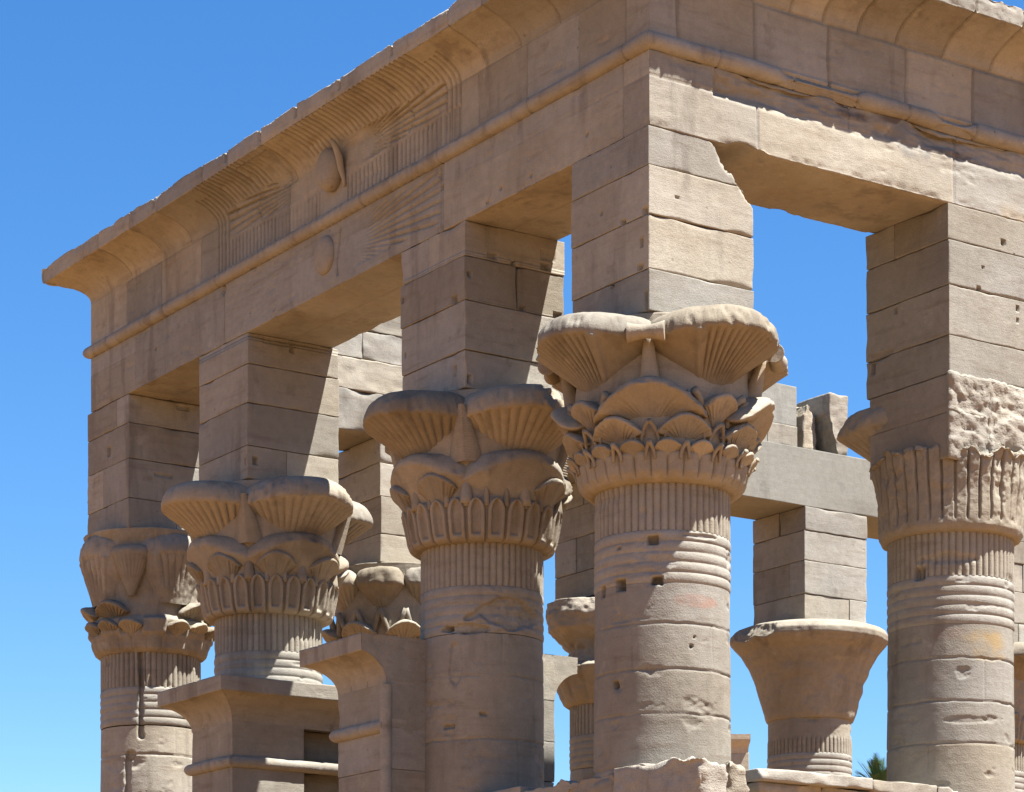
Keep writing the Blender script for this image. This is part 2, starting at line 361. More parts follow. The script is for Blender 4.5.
def shaft(parent, cx, cy, seed, nphi=320, dz=.018, z_lo=3.2, joints=(), holes=(), stains=(), scars=(), nreed=56, neck=(6.47, 7.12), R=.776, reed_lo=None):
    """drums, horizontal neck bands and bundled reeds: three parts"""
    def holefn(PH, ZZ):
        d = 0 * PH
        for (p0, z0, w, h, dep) in holes:
            dp = np.abs((PH - p0 + np.pi) % (2 * np.pi) - np.pi) * R; dzz = np.abs(ZZ - Z(z0))
            nz = fbm(np.stack([PH * 6, ZZ * 6, PH * 0 + p0], -1), 2, seed) * .03
            d = d - dep * sstep(w / 2 + .012, w / 2 - .012, dp + nz) * sstep(h / 2 + .012, h / 2 - .012, dzz + nz)
        return d
    def scarfn(PH, ZZ):
        d = 0 * PH
        for (p0, z0, w, h, dep) in scars:
            dp = ((PH - p0 + np.pi) % (2 * np.pi) - np.pi) * R; dzz = ZZ - Z(z0)
            P = np.stack([R * np.cos(PH) * 3, R * np.sin(PH) * 3, ZZ * 4], -1)
            q = (dp / w) ** 2 + (dzz / h) ** 2 + fbm(P, 3, seed + 9) * 1.1
            d = d - dep * sstep(1.0, .75, q) * (1 + .5 * fbm(P * 3, 3, seed + 12))
        return d
    def weather(PH, ZZ, a=.008):
        P = np.stack([R * np.cos(PH), R * np.sin(PH), ZZ], -1) + np.array([cx, cy, 0])
        pitb = np.clip(fbm(P * np.array([3, 3, 5]), 4, seed + 41) - .26, 0, 1) * .07
        return fbm(P * 2.2, 4, seed) * a - pitb
    def bands(ZZ):       # five rounded fillets
        q = (Z(6.47) - ZZ) / .118; k = np.floor(q); x = q - k
        return np.where((q >= 0) & (q < 5), .020 * np.sqrt(np.clip(1 - (2 * x - 1) ** 2, 0, 1)) * 1.0 - .004, 0)
    # drums
    rs = random.Random(seed * 13)
    zs = np.arange(Z(z_lo), Z(5.88), dz); 
    zj = list(joints)
    vj = [[rs.uniform(-math.pi, math.pi) + k * 2 * math.pi / 3 for k in range(3)] for _ in range(len(zj) + 1)]
    def djoint(PH, ZZ):
        d = 0 * PH
        P = np.stack([np.cos(PH) * 4, np.sin(PH) * 4, ZZ * 4], -1)
        wob = fbm(P, 2, seed + 2) * .02; dp_ = np.clip(fbm(P * .7, 2, seed + 8) + .75, 0.15, 1)
        zz = [Z(5.9)] + [Z(z) for z in zj] + [Z(0)]
        for z in zj: d = d - .022 * dp_ * np.exp(-((ZZ - Z(z) + wob) / .011) ** 2)
        for k in range(len(zz) - 1):
            for p in vj[k]:
                dpx = ((PH - p + np.pi) % (2 * np.pi) - np.pi) * R
                d = d - .012 * dp_ * np.exp(-((dpx + wob) / .009) ** 2) * ((ZZ < zz[k]) & (ZZ > zz[k + 1]))
        return d
    def stfn(PH, ZZ):
        C = np.zeros(PH.shape + (4,))
        for (p0, z0, w, h, col, al) in stains:
            dp = ((PH - p0 + np.pi) % (2 * np.pi) - np.pi) * R; dzz = ZZ - Z(z0)
            P = np.stack([np.cos(PH) * 2, np.sin(PH) * 2, ZZ * 7], -1)
            q = (dp / w) ** 2 + (dzz / h) ** 2 + fbm(P, 3, seed + 19) * 1.2
            k = sstep(1.1, .2, q) * al
            C[..., :3] = np.where(k[..., None] > C[..., 3:4], np.array(col), C[..., :3]); C[..., 3] = np.maximum(C[..., 3], k)
        return C
    def tn(PH, ZZ):
        zz = [Z(z) for z in zj]; k = sum((ZZ < z).astype(int) for z in zz) if zz else 0 * PH
        return np.sin(k * 12.9 + seed) * .9
    mb = MB(); ph = np.linspace(0, 2 * np.pi, nphi, endpoint=False)
    PH, ZZ = np.meshgrid(ph, zs, indexing='ij')
    mb.n = 0
    lathe(mb, zs, np.full(len(zs), R + .004) + (Z(5.88) - zs) * .008, nphi, lambda p, z: weather(p, z) + djoint(p, z) + holefn(p, z) + scarfn(p, z),
          tint=tn(PH, ZZ), stain=stfn if stains else None)
    if z_lo > -1.5:
        zz = np.linspace(-.02, Z(z_lo) + .0, 50)
        lathe(mb, zz, R + .004 + (Z(5.88) - zz) * .008, 96, lambda p, z: fbm(np.stack([np.cos(p) * 2, np.sin(p) * 2, z * 2], -1), 3, seed) * .008)
    mb.build('drum_shaft', M_ST, parent)
    mb = MB(); zs = np.arange(Z(5.878), Z(6.474), min(dz, .011))
    lathe(mb, zs, np.full(len(zs), R), nphi, lambda p, z: bands(z) + weather(p, z, .006) + holefn(p, z) + scarfn(p, z), tint=.2, stain=stfn if stains else None)
    mb.build('neck_band', M_ST, parent)
    mb = MB(); zs = np.concatenate([[Z(neck[0]), Z(neck[0]) + .004], np.arange(Z(neck[0]) + .02, Z(neck[1]), .03)])
    def reeds(p, z):
        f = np.abs(np.sin(p * nreed / 2)) ** .5
        gate = 1. if reed_lo is None else sstep(Z(reed_lo[1]) , Z(reed_lo[0]), z + fbm(np.stack([p * 3, z, p * 0], -1), 2, seed) * .02)
        return (f * .036 - .026) * gate + weather(p, z, .005) + scarfn(p, z) + holefn(p, z)
    lathe(mb, zs, np.full(len(zs), R), max(nphi, nreed * 10), reeds, tint=-.1)
    mb.build('reeded_neck', M_ST, parent)

def bell(mb, prof, nphi, disp, seed, cx=0, cy=0, ero=.012, tint=0., dz=.02, cut=None):
    """core of a capital: profile list (z, r)"""
    zp = np.array([Z(p[0]) for p in prof]); rp = np.array([p[1] for p in prof])
    L = np.concatenate([[0], np.cumsum(np.hypot(np.diff(zp), np.diff(rp)))])
    t = np.linspace(0, L[-1], int(L[-1] / dz) + 2); z = np.interp(t, L, zp); r = np.interp(t, L, rp)
    ph = np.linspace(0, 2 * np.pi, nphi, endpoint=False)
    PH, ZZ = np.meshgrid(ph, z, indexing='ij'); RR = np.broadcast_to(r, ZZ.shape)
    P = np.stack([RR * np.cos(PH) + cx, RR * np.sin(PH) + cy, ZZ], -1)
    RR = RR + fbm(P * 3, 4, seed) * ero * 1.4 + fbm(P * 12, 2, seed + 4) * ero * .4
    if disp is not None: RR = RR + disp(PH, ZZ)
    V = np.stack([RR * np.cos(PH), RR * np.sin(PH), ZZ], -1)
    if cut is not None: V = cut(V, P)
    mb.grid(V, cu=True, tint=tint)

def bar(mb, a, b, r0, r1, n=10, m=6, seed=0, ends=True):
    a = np.array(a, float); b = np.array(b, float); d = b - a; L = np.linalg.norm(d); d /= L
    s = np.cross(d, [0, 0, 1.]); s = s / np.linalg.norm(s) if np.linalg.norm(s) > 1e-3 else np.array([1., 0, 0]); t = np.cross(s, d)
    u = np.linspace(0, 1, m); al = np.linspace(0, 2 * np.pi, n, endpoint=False)
    r = r0 + (r1 - r0) * u
    u2 = np.concatenate([[0], u, [1]]) if ends else u; r2 = np.concatenate([[.001], r, [.001]]) if ends else r
    V = a + d * (u2 * L)[None, :, None] + (np.cos(al)[:, None, None] * s + np.sin(al)[:, None, None] * t) * r2[None, :, None]
    V = V + (fbm(V * 9, 2, seed) * .006)[..., None]
    mb.grid(V, cu=True, tint=(seed % 5) / 2.5 - 1)
def tube(mb, pts, rad, n=10, seed=0):
    pts = np.array(pts, float); m = len(pts); T = np.gradient(pts, axis=0); T /= np.linalg.norm(T, axis=1, keepdims=True)
    ref = np.array([pts[0][0], pts[0][1], 0]); ref = ref / np.linalg.norm(ref)
    A_ = np.cross(T, ref); A_ /= np.linalg.norm(A_, axis=1, keepdims=True); B_ = np.cross(T, A_)
    r = np.array(rad, float); al = np.linspace(0, 2 * np.pi, n, endpoint=False)
    P_ = np.vstack([pts[:1], pts, pts[-1:]]); A_ = np.vstack([A_[:1], A_, A_[-1:]]); B_ = np.vstack([B_[:1], B_, B_[-1:]]); r = np.concatenate([[.001], r, [.001]])
    V = P_[None] + r[None, :, None] * (np.cos(al)[:, None, None] * A_[None] + np.sin(al)[:, None, None] * B_[None])
    V = V + (fbm(V * 9, 2, seed) * .005)[..., None]
    mb.grid(V, cu=True, tint=(seed % 5) / 2.5 - 1)
def spool(mb, c, tang, L, r, seed):
    """short spool-shaped volute between two umbels"""
    u = np.linspace(-1, 1, 15); rr = r * (.72 + .34 * np.abs(u) ** 1.6)
    u2 = np.concatenate([[-1, -1, -1], u * .985, [1, 1, 1]]); r2 = np.concatenate([[.001, .9 * rr[0], .985 * rr[0]], rr, [.985 * rr[0], .9 * rr[0], .001]])
    al = np.linspace(0, 2 * np.pi, 26, endpoint=False); tang = np.array([*tang, 0.]); nrm = np.array([-tang[1], tang[0], 0.])
    V = np.array(c) + tang * (u2 * L)[None, :, None] + (np.cos(al)[:, None, None] * nrm + np.sin(al)[:, None, None] * np.array([0, 0, 1.])) * r2[None, :, None]
    V = V + (fbm(V * 7, 2, seed) * .008)[..., None]
    mb.grid(V, cu=True, tint=0.4)

FACE = [-math.pi / 2, math.pi, math.pi / 2, 0.]        # lobes: sunlit face, shaded facade face, far, right
def capital_empty(col):
    return None
def big_umbels(parent, c, cx, cy, seed, rho=.83, c1=.81, fan=None, droop=.07, z0=8.05, z1=8.60, nfl=34, fl=.022, ero=.012, cuts={}, skip=(), lip=.27, c0=.64, lo=False, rho0=.36, expo=1.25):
    for k, ph in enumerate(FACE):
        if k in skip: continue
        mb = MB(); umbel(mb, ph, c0, Z(z0), c1, Z(z1), rho0, rho, lip, nfl, fl, dome=.66, seed=seed + k, nu=24 if lo else 44, na=110 if lo else 520, ero=ero, cut=cuts.get(k), off=(cx, cy), expo=expo, fan=fan, droop=droop)
        mb.build('umbel', M_CAP, c)

def column(cx, cy, label, seed, kind, **kw):
    root = thing('column', label, 'column', (cx, cy, 0), 'sandstone columns of the kiosk')
    return root

# --- near corner column: richly tiered composite capital
def tiered(root, cx, cy, seed, lo=False, ero=.010):
    mb = MB(); n = 360 if lo else 640
    def d(p, z):
        x = np.abs(np.sin(p * 16)) ; v = sstep(Z(7.02), Z(7.10), z) * sstep(Z(7.33), Z(7.28), z)
        x2 = np.abs(np.sin(p * 16)) ** .35
        return v * (x2 * .05 - .03)
    bell(mb, [(7.00, .70), (7.00, .83), (7.03, .90), (7.10, .945), (7.30, .985), (7.36, .97), (7.6, .98), (8.0, 1.02), (8.3, 1.0), (8.7, 1.02), (8.86, 1.0), (8.865, .01)], n, d, seed, cx, cy, ero)
    cap = mb.build('capital', M_CAP, root)
    def ring(nu, z0, z1, cr0, cr1, r0, r1, lip, nfl, ph0, name, fl=.012, rx=.75, fan=None, expo=2.2, droop=0.):
        for k in range(nu):
            ph = ph0 + k * 2 * math.pi / nu
            m = MB(); umbel(m, ph, cr0, Z(z0), cr1, Z(z1), r0, r1, lip, nfl, fl, rx=rx, seed=seed + k * 3 + nu, nu=26, na=140 if nu < 12 else 60, ero=ero * .7, off=(cx, cy), expo=expo, fan=fan, droop=droop)
            m.build(name, M_CAP, cap)
    ring(16, 7.23, 7.40, .93, .98, .035, .165, .04, 16, math.pi / 16, 'bud', .016, .75, None, 1.5, .07)
    ring(8, 7.37, 7.66, .90, .96, .05, .335, .055, 30, math.pi / 8, 'small_umbel', .026, .66, 1.1, 1.6, .17)
    ring(4, 7.60, 8.00, .88, .92, .12, .66, .10, 50, math.pi / 4, 'middle_umbel', .032, .58, .95, 1.6, .32)
    ring(4, 7.60, 7.90, .98, 1.06, .05, .22, .06, 18, 0, 'small_umbel', .016, .8, None, 1.6, .1)
    big_umbels(root, cap, cx, cy, seed + 50, z0=8.03, z1=8.60, nfl=52, fl=.065, ero=ero, lo=lo, fan=.62, droop=.08, rho0=.28, c0=.70, expo=1.5, cuts={1: chipcut([((-1.42, .45, 8.62 + EYE), (-.75, .62, .35), .10)], seed), 3: chipcut([((1.48, -.25, 8.62 + EYE), (1, -.35, .35), .10)], seed + 4)})
    # stems, tendrils and spools in the angles between the umbels
    m = MB()
    def curl(a, z, h, w, r, side, sd):
        # tendril: rises along the bell and bends outwards at the top
        n = 9; pts = []
        for q in range(n):
            t = q / (n - 1); rr = 1.0 + .11 * t ** 2; b = a + side * w * (t ** 2.2)
            pts.append((rr * math.cos(b), rr * math.sin(b), Z(z + h * (t - .12 * t ** 4))))
        tube(m, pts, [r * (.55 + .6 * q / n) for q in range(n)], 10, sd)
    for k in range(4):
        a = math.pi / 4 + k * math.pi / 2
        bar(m, (1.02 * math.cos(a), 1.02 * math.sin(a), Z(8.05)), (1.16 * math.cos(a), 1.16 * math.sin(a), Z(8.56)), .12, .05, 14, 8, seed + k)
        for sd_ in (-1, 1):
            curl(a + sd_ * .62, 7.62, .40, .16, .045, -sd_, k); curl(a + sd_ * .50, 7.62, .36, .12, .035, -sd_, k + 9)
    for k in range(8):
        a = k * math.pi / 4
        for sd_ in (-1, 1): curl(a + sd_ * .10, 7.36, .30, .10, .026, -sd_, k); curl(a + sd_ * .16, 7.36, .27, .07, .02, sd_, k)
    for k in range(16):
        a = k * math.pi / 8
        for sd_ in (-1, 1): curl(a + sd_ * .05, 7.22, .20, .06, .026, -sd_, k)
    m.build('stem', M_CAP, cap)
    for k in range(4):
        a = math.pi / 4 + k * math.pi / 2
        m = MB(); spool(m, (1.32 * math.cos(a), 1.32 * math.sin(a), Z(8.55)), (-math.sin(a), math.cos(a)), .21, .105, seed + k); m.build('spool', M_CAP, cap)
    return cap

# --- quatrefoil capital over a crown of reed leaves
def quatre(root, cx, cy, seed, lo=False, rib=.0018, ero=.010, rho=.83, cuts={}, broken_sub=()):
    mb = MB(); n = 420 if lo else 720
    d = lambda p, z: leafband(p, z, 24, Z(7.04), Z(7.52), .06)
    bell(mb, [(7.0, .70), (7.0, .80), (7.03, .86), (7.12, .90), (7.5, .975), (7.54, .955), (7.9, 1.0), (8.3, 1.06), (8.7, 1.03), (8.86, 1.0), (8.865, .01)], n, d, seed, cx, cy, ero, dz=.016)
    cap = mb.build('capital', M_CAP, root)
    for k in range(8):                     # little open flowers above the leaves
        if k in broken_sub: continue
        ph = math.pi / 8 + k * math.pi / 4
        m = MB(); umbel(m, ph, .90, Z(7.46), .98, Z(7.78), .13, .29, .06, 24, .034, rx=.72, expo=1.2, droop=.14, seed=seed + k, nu=18, na=64, ero=ero, off=(cx, cy)); m.build('small_umbel', M_CAP, cap)
    for k in range(4):                     # swelling calyx under each big umbel
        ph = FACE[k]
        m = MB(); umbel(m, ph, .50, Z(7.50), .58, Z(7.98), .55, .78, .14, 52, .018, rx=.82, fan=.7, seed=seed + 20 + k, nu=20, na=120, ero=ero, off=(cx, cy), expo=1.1, dome=.8, droop=.26); m.build('calyx', M_CAP, cap)
    m = MB()
    for k in range(8):
        a = k * math.pi / 4
        bar(m, (.95 * math.cos(a), .95 * math.sin(a), Z(7.45)), (.98 * math.cos(a), .98 * math.sin(a), Z(7.86)), .10, .03, 10, 6, seed + k)
    for k in range(24):
        a = (k) * math.pi / 12
        bar(m, (.95 * math.cos(a), .95 * math.sin(a), Z(7.42)), (.99 * math.cos(a), .99 * math.sin(a), Z(7.68)), .055, .02, 8, 5, seed + k)
    m.build('stem', M_CAP, cap)
    for k in range(4):                     # wedge of ribbed stem in the angles
        a = math.pi / 4 + k * math.pi / 2
        u = np.linspace(0, 1, 240); w = .19 * (1 - u) + .04; rr = 1.10 + .175 * u + rib * np.sin(u * 2 * np.pi * 22)
        zz = Z(7.95) + .66 * u
        al = np.array([-1.001, -1., -.5, -.12, 0, .12, .5, 1., 1.001])
        V = np.stack([np.stack([(rr - .55 * w * abs(x) - (.3 if abs(x) > 1 else 0)) * math.cos(a) - x * w * math.sin(a), (rr - .55 * w * abs(x) - (.3 if abs(x) > 1 else 0)) * math.sin(a) + x * w * math.cos(a), zz], -1) for x in al], 0)
        m = MB(); m.grid(V, flip=False); m.build('ribbed_wedge', M_CAP, cap)
    big_umbels(root, cap, cx, cy, seed + 50, rho=rho, z0=8.02, z1=8.55, nfl=36, fl=.055, ero=ero, lo=lo, cuts=cuts, lip=.31)
    return cap

VIEW = math.atan2(cam.location.y - .75, cam.location.x - .75)      # direction from the corner column towards the viewer
def vphi(cx, cy, px):
    """angle on a shaft of the point that faces column of picture px"""
    v = math.atan2(cam.location.y - cy, cam.location.x - cx)
    d = np.array([cx, cy]) - np.array(cam.location[:2]); vd = np.array([math.sin(TH), math.cos(TH)]); dep = d @ vd
    lat = d @ np.array([math.cos(TH), -math.sin(TH)])
    off = ((px - 512) / F * dep - lat) / .79
    return v + math.asin(max(-.97, min(.97, off)))

GRP = None
# corner column
cx, cy = .75, .75
c4 = column(cx, cy, 'large near corner column with flower tiers and little spools on its sunlit capital', 4, 0)
red = (.25, .12, .08); yel = (.27, .175, .06)
shaft(c4, cx, cy, 4, 420, .014, 3.3, joints=(5.42, 4.90, 4.40, 3.80),
      holes=[(vphi(cx, cy, 621), 5.88, .13, .13, .16), (vphi(cx, cy, 657), 5.90, .13, .09, .16), (vphi(cx, cy, 603), 5.84, .10, .13, .16), (vphi(cx, cy, 653), 6.36, .10, .07, .12), (vphi(cx, cy, 617), 4.76, .055, .055, .1), (vphi(cx, cy, 694), 5.27, .03, .03, .08), (vphi(cx, cy, 691), 5.16, .03, .03, .08), (vphi(cx, cy, 711), 4.45, .025, .025, .08), (vphi(cx, cy, 620), 6.3, .05, .03, .05)],
      stains=[(vphi(cx, cy, 700), 5.68, .36, .09, red, .55), (vphi(cx, cy, 722), 5.8, .3, .06, yel, .25)],
      scars=[(vphi(cx, cy, 702), 6.42, .22, .035, .02)])
tiered(c4, cx, cy, 41)
pier(c4, 0, 0, 12, whole=(1, 2, 3), holes=[((0, 1.037, Z(9.95)), (-1, 0, 0), 0.08, 0.06, 0.08), ((0, 0.479, Z(9.97)), (-1, 0, 0), 0.08, 0.08, 0.08), ((0, 0.135, Z(9.66)), (-1, 0, 0), 0.05, 0.1, 0.06), ((0, 0.07, Z(9.98)), (-1, 0, 0), 0.09, 0.1, 0.08), ((0, 0.164, Z(9.39)), (-1, 0, 0), 0.1, 0.06, 0.06), ((0, 0.479, Z(9.34)), (-1, 0, 0), 0.08, 0.06, 0.06), ((0, 0.7, Z(9.33)), (-1, 0, 0), 0.06, 0.06, 0.06), ((0, 0.06, Z(8.98)), (-1, 0, 0), 0.05, 0.22, 0.06), ((0, 0.9, Z(10.2)), (-1, 0, 0), 0.03, 0.04, 0.04), ((0.39, 0, Z(10.2)), (0, -1, 0), 0.05, 0.03, 0.02)], res=.035, chips={3: [((1.16, 0.0, Z(10.60)), (.70, -.16, .68), .10)], 2: [((1.18, 0.0, Z(10.60)), (.70, -.10, .68), .06)]})

# second facade column
cx, cy = .75, S1 + .75
c3 = column(cx, cy, 'facade column right of the doorway, its shaft gouged below the neck bands', 3, 0)
shaft(c3, cx, cy, 3, 400, .015, 3.2, joints=(5.35, 4.55, 3.7), holes=[(vphi(cx, cy, 449), 5.95, .10, .07, .12), (vphi(cx, cy, 449), 4.72, .16, .05, .07), (vphi(cx, cy, 484), 4.86, .09, .03, .05)],
      scars=[(vphi(cx, cy, 508), 6.14, .52, .20, .07), (vphi(cx, cy, 470), 5.93, .32, .06, .07), (vphi(cx, cy, 455), 5.5, .10, .3, .03)])
cap3 = quatre(c3, cx, cy, 33, broken_sub=(5,), cuts={0: chipcut([((.45, -1.2, Z(8.6)), (.6, -.8, .35), .13)], 8)})
pier(c3, 0, S1, 23, res=.05, holes=[((0, 5.246, Z(10.3)), (-1, 0, 0), 0.04, 0.06, 0.06), ((0, 4.02, Z(9.98)), (-1, 0, 0), 0.1, 0.13, 0.06), ((0, 4.04, Z(9.12)), (-1, 0, 0), 0.05, 0.12, 0.08), ((0, 5.2, Z(9.6)), (-1, 0, 0), 0.03, 0.05, 0.05), ((0.06, 3.804, Z(10.28)), (0, -1, 0), 0.04, 0.06, 0.06), ((0.08, 3.804, Z(8.98)), (0, -1, 0), 0.05, 0.1, 0.08), ((0.41, 3.804, Z(10.56)), (0, -1, 0), 0.13, 0.08, 0.06), ((0.72, 3.804, Z(10.53)), (0, -1, 0), 0.06, 0.06, 0.06), ((1.2, 3.804, Z(10.57)), (0, -1, 0), 0.12, 0.08, 0.08), ((0.86, 3.804, Z(9.985)), (0, -1, 0), 0.08, 0.06, 0.06), ((1.4, 3.804, Z(9.99)), (0, -1, 0), 0.12, 0.08, 0.08), ((1.24, 3.804, Z(10.72)), (0, -1, 0), 0.2, 0.12, 0.03)])

# third facade column
cx, cy = .75, S2 + .75
c2 = column(cx, cy, 'facade column left of the doorway with a smooth four-lobed capital above a stone door jamb', 2, 0)
shaft(c2, cx, cy, 2, 320, .02, 3.2, joints=(5.3, 4.5))
quatre(c2, cx, cy, 25, ero=.008, rib=0.)
pier(c2, 0, S2, 35, res=.05, holes=[((0, 9.55, Z(9.11)), (-1, 0, 0), 0.04, 0.1, 0.07), ((0.136, 9.479, Z(9.13)), (0, -1, 0), 0.08, 0.1, 0.09), ((0.72, 9.479, Z(10.84)), (0, -1, 0), 0.06, 0.16, 0.03), ((0.45, 9.479, Z(10.88)), (0, -1, 0), 0.4, 0.08, 0.02)])

# far end column of the facade: short worn capital
cx, cy = .75, S3 + .75
c1 = column(cx, cy, 'leftmost facade column with a worn blocky capital and a dark vertical gash down its neck', 1, 0)
shaft(c1, cx, cy, 1, 320, .02, 2.9, joints=(5.42, 4.6, 3.7), holes=[(vphi(cx, cy, 141), 6.35, .07, 1.35, .08), (vphi(cx, cy, 128), 4.9, .09, .9, .06)], scars=[(vphi(cx, cy, 131), 5.4, .08, .07, .06)])
mb = MB()
def dcap(p, z): return .05 * sstep(.2, -.2, np.cos(p * 8)) * sstep(Z(7.25), Z(7.3), z) * sstep(Z(7.55), Z(7.5), z) + .02 * (np.abs(np.sin(p * 12)) ** .5) * sstep(Z(7.3), Z(7.26), z)
bell(mb, [(7.0, .70), (7.0, .79), (7.06, .86), (7.28, .92), (7.5, .93), (7.58, .86), (7.9, .84), (8.3, .90), (8.7, .98), (8.88, 1.06), (8.885, .01)], 480, dcap, 15, cx, cy, .03)
cap1 = mb.build('capital', M_CAP, c1)
for k in range(16):
    if k in (6, 7, 11): continue
    ph = k * math.pi / 8
    m = MB(); umbel(m, ph, .86, Z(7.22), .97, Z(7.44), .05, .19, .05, 16, .026, rx=.75, seed=k, nu=20, na=80, ero=.016, droop=.07, expo=1.5); m.build('bud', M_CAP, cap1)
for k in range(8):
    if k == 5: continue
    ph = k * math.pi / 4 + math.pi / 8
    m = MB(); umbel(m, ph, .78, Z(7.48), .88, Z(7.74), .08, .31, .06, 22, .03, rx=.72, seed=k + 3, nu=24, na=110, ero=.016, droop=.14, expo=1.5); m.build('small_umbel', M_CAP, cap1)
big_umbels(c1, cap1, cx, cy, 60, rho=.64, c1=.52, z0=7.75, z1=8.52, nfl=32, fl=.03, fan=.6, ero=.022, lip=.33, rho0=.3)
for k in range(4):
    a = math.pi / 4 + k * math.pi / 2
    m = MB(); umbel(m, a, .92, Z(7.85), .90, Z(8.5), .05, .34, .12, 26, .02, rx=.75, seed=k, nu=24, na=100, ero=.012, expo=1.1); m.build('fan_umbel', M_CAP, cap1)
pier(c1, 0, S3, 41, {0: [((0, S3 + 1.46, 0), (-.4, 1, 0), .05)], 1: [((0, S3 + 1.48, 0), (-.3, 1, 0), .06)], 2: [((0, S3 + 1.49, 0), (-.4, 1, 0), .05)]}, .05, holes=[((0, 14.06, Z(10.19)), (-1, 0, 0), 0.1, 0.13, 0.07), ((0.94, 13.35, Z(10.85)), (0, -1, 0), 0.2, 0.06, 0.03), ((0.6, 13.35, Z(9.75)), (0, -1, 0), 0.3, 0.03, 0.02)])

# right facade column: capital hacked off except one lobe
cx, cy = T1 + .75, .75
cr = column(cx, cy, 'rightmost column, capital hacked into rough stone with one umbel left at the back', 5, 0)
shaft(cr, cx, cy, 5, 420, .014, 3.3, joints=(5.46, 4.93, 4.42), stains=[(vphi(cx, cy, 985), 5.62, .40, .2, yel, .75), (vphi(cx, cy, 960), 5.75, .4, .08, red, .2)],
      holes=[(vphi(cx, cy, 920), 6.52, .17, .17, .09)], scars=[(vphi(cx, cy, 965), 4.70, .34, .05, .010), (vphi(cx, cy, 950), 6.68, .35, .06, .03)])
mb = MB()
def dr_(p, z):
    f = np.abs(np.sin(p * 18)) ; v = sstep(Z(7.12), Z(7.2), z)
    nz = fbm(np.stack([np.cos(p) * 4, np.sin(p) * 4, z * 2.2], -1), 3, 15)
    f = np.abs(np.sin(p * 18 + nz * .3)); lf = np.clip((1 - f) - .62, 0, 1) * -.20 * v * np.clip(.8 + nz * 1.5, .2, 1)
    lf = lf - .025 * v * np.clip(fbm(np.stack([np.cos(p) * 5, np.sin(p) * 5, z * 5], -1), 4, 25) - .1, 0, 1) * 3
    P = np.stack([np.cos(p) * 3, np.sin(p) * 3, z * 3], -1)
    return lf + fbm(P, 4, 5) * .05 * sstep(Z(7.3), Z(7.7), z)
def rimcut(V, P):
    top = Z(8.02) + fbm(P * 3.3, 4, 66, .6) * .20 + .05 * np.cos(np.arctan2(V[..., 1], V[..., 0]) - 1.)
    V = V.copy(); V[..., 2] = np.minimum(V[..., 2], top); return V
bell(mb, [(7.0, .70), (7.0, .80), (7.02, .86), (7.08, .895), (7.5, .91), (8.15, .99), (8.15, .5), (8.15, .01)], 560, dr_, 52, cx, cy, .02, cut=rimcut, dz=.015)
capr = mb.build('capital', M_CAP, cr)
mb = MB()
def rough(P, N):
    d = fbm(P * 2.2, 3, 5, .6) * .05 + facet(P * np.array([3.5, 3.5, 6]), 8) * .04 + facet(P * np.array([14, 14, 18]), 9) * .018 + fbm(P * 14, 2, 8) * .01
    w = np.clip(-N[:, 1] + np.clip(N[:, 0], 0, 1), 0, 1)
    return P + N * (d * w + .05 * w)[:, None]
block(mb, (T1 + .0, .0, Z(7.85)), (T1 + .62, 1.42, Z(8.40)), .03, .012, seed=71, amp=.006, fn=rough)
block(mb, (T1 + .0, .0, Z(8.40)), (T1 + .66, 1.42, Z(8.86)), .03, .012, seed=72, amp=.006, fn=rough)
block(mb, (T1 + .66, .0, Z(7.85)), (T1 + 1.45, 1.42, Z(8.86)), .03, .012, seed=73, amp=.006, fn=rough)
mb.build('hacked_block', M_RGH, capr, cr.location)
big_umbels(cr, capr, cx, cy, 80, rho=.88, c1=.80, z0=7.9, z1=8.56, nfl=30, fl=.03, ero=.035, skip=(0, 1, 3), lip=.30, rho0=.25, cuts={2: chipcut([((-.9, 1.2, Z(8.6)), (-1, .2, .5), .15)], 3)})
pier(cr, T1, 0, 52, res=.045, holes=[((4.53, 1.36, Z(9.24)), (-1, 0, 0), 0.06, 0.13, 0.08), ((4.53, 1.2, Z(9.38)), (-1, 0, 0), 0.4, 0.06, 0.03), ((4.53, 0.95, Z(9.87)), (-1, 0, 0), 0.05, 0.08, 0.04), ((5.447, 0, Z(10.62)), (0, -1, 0), 0.06, 0.06, 0.07), ((5.027, 0, Z(9.955)), (0, -1, 0), 0.05, 0.06, 0.06), ((5.69, 0, Z(9.85)), (0, -1, 0), 0.05, 0.06, 0.07), ((5.69, 0, Z(9.7)), (0, -1, 0), 0.04, 0.04, 0.05), ((5.1, 0, Z(10.25)), (0, -1, 0), 0.03, 0.03, 0.03)])

# next column along the sunny side, just outside the picture
cx, cy = 2 * T1 + .75, .75
cn = column(cx, cy, 'further column along the sunny facade, beyond the right edge of the view', 6, 0)
shaft(cn, cx, cy, 6, 160, .04, 2.9, joints=(5.4, 4.6))
quatre(cn, cx, cy, 66, lo=True)
pier(cn, 2 * T1, 0, 61, {}, .1)

# far row -------------------------------------------------------------
def far_col(j, label, seed, joints=(5.4, 4.6), **k):
    cx, cy = j * T1 + .75, S3 + .75
    r = column(cx, cy, label, seed, 0)
    shaft(r, cx, cy, seed, 240, .03, 2.9, joints=joints, **k)
    pier(r, j * T1, S3, seed * 3 + 1, {}, .06)
    return r, cx, cy
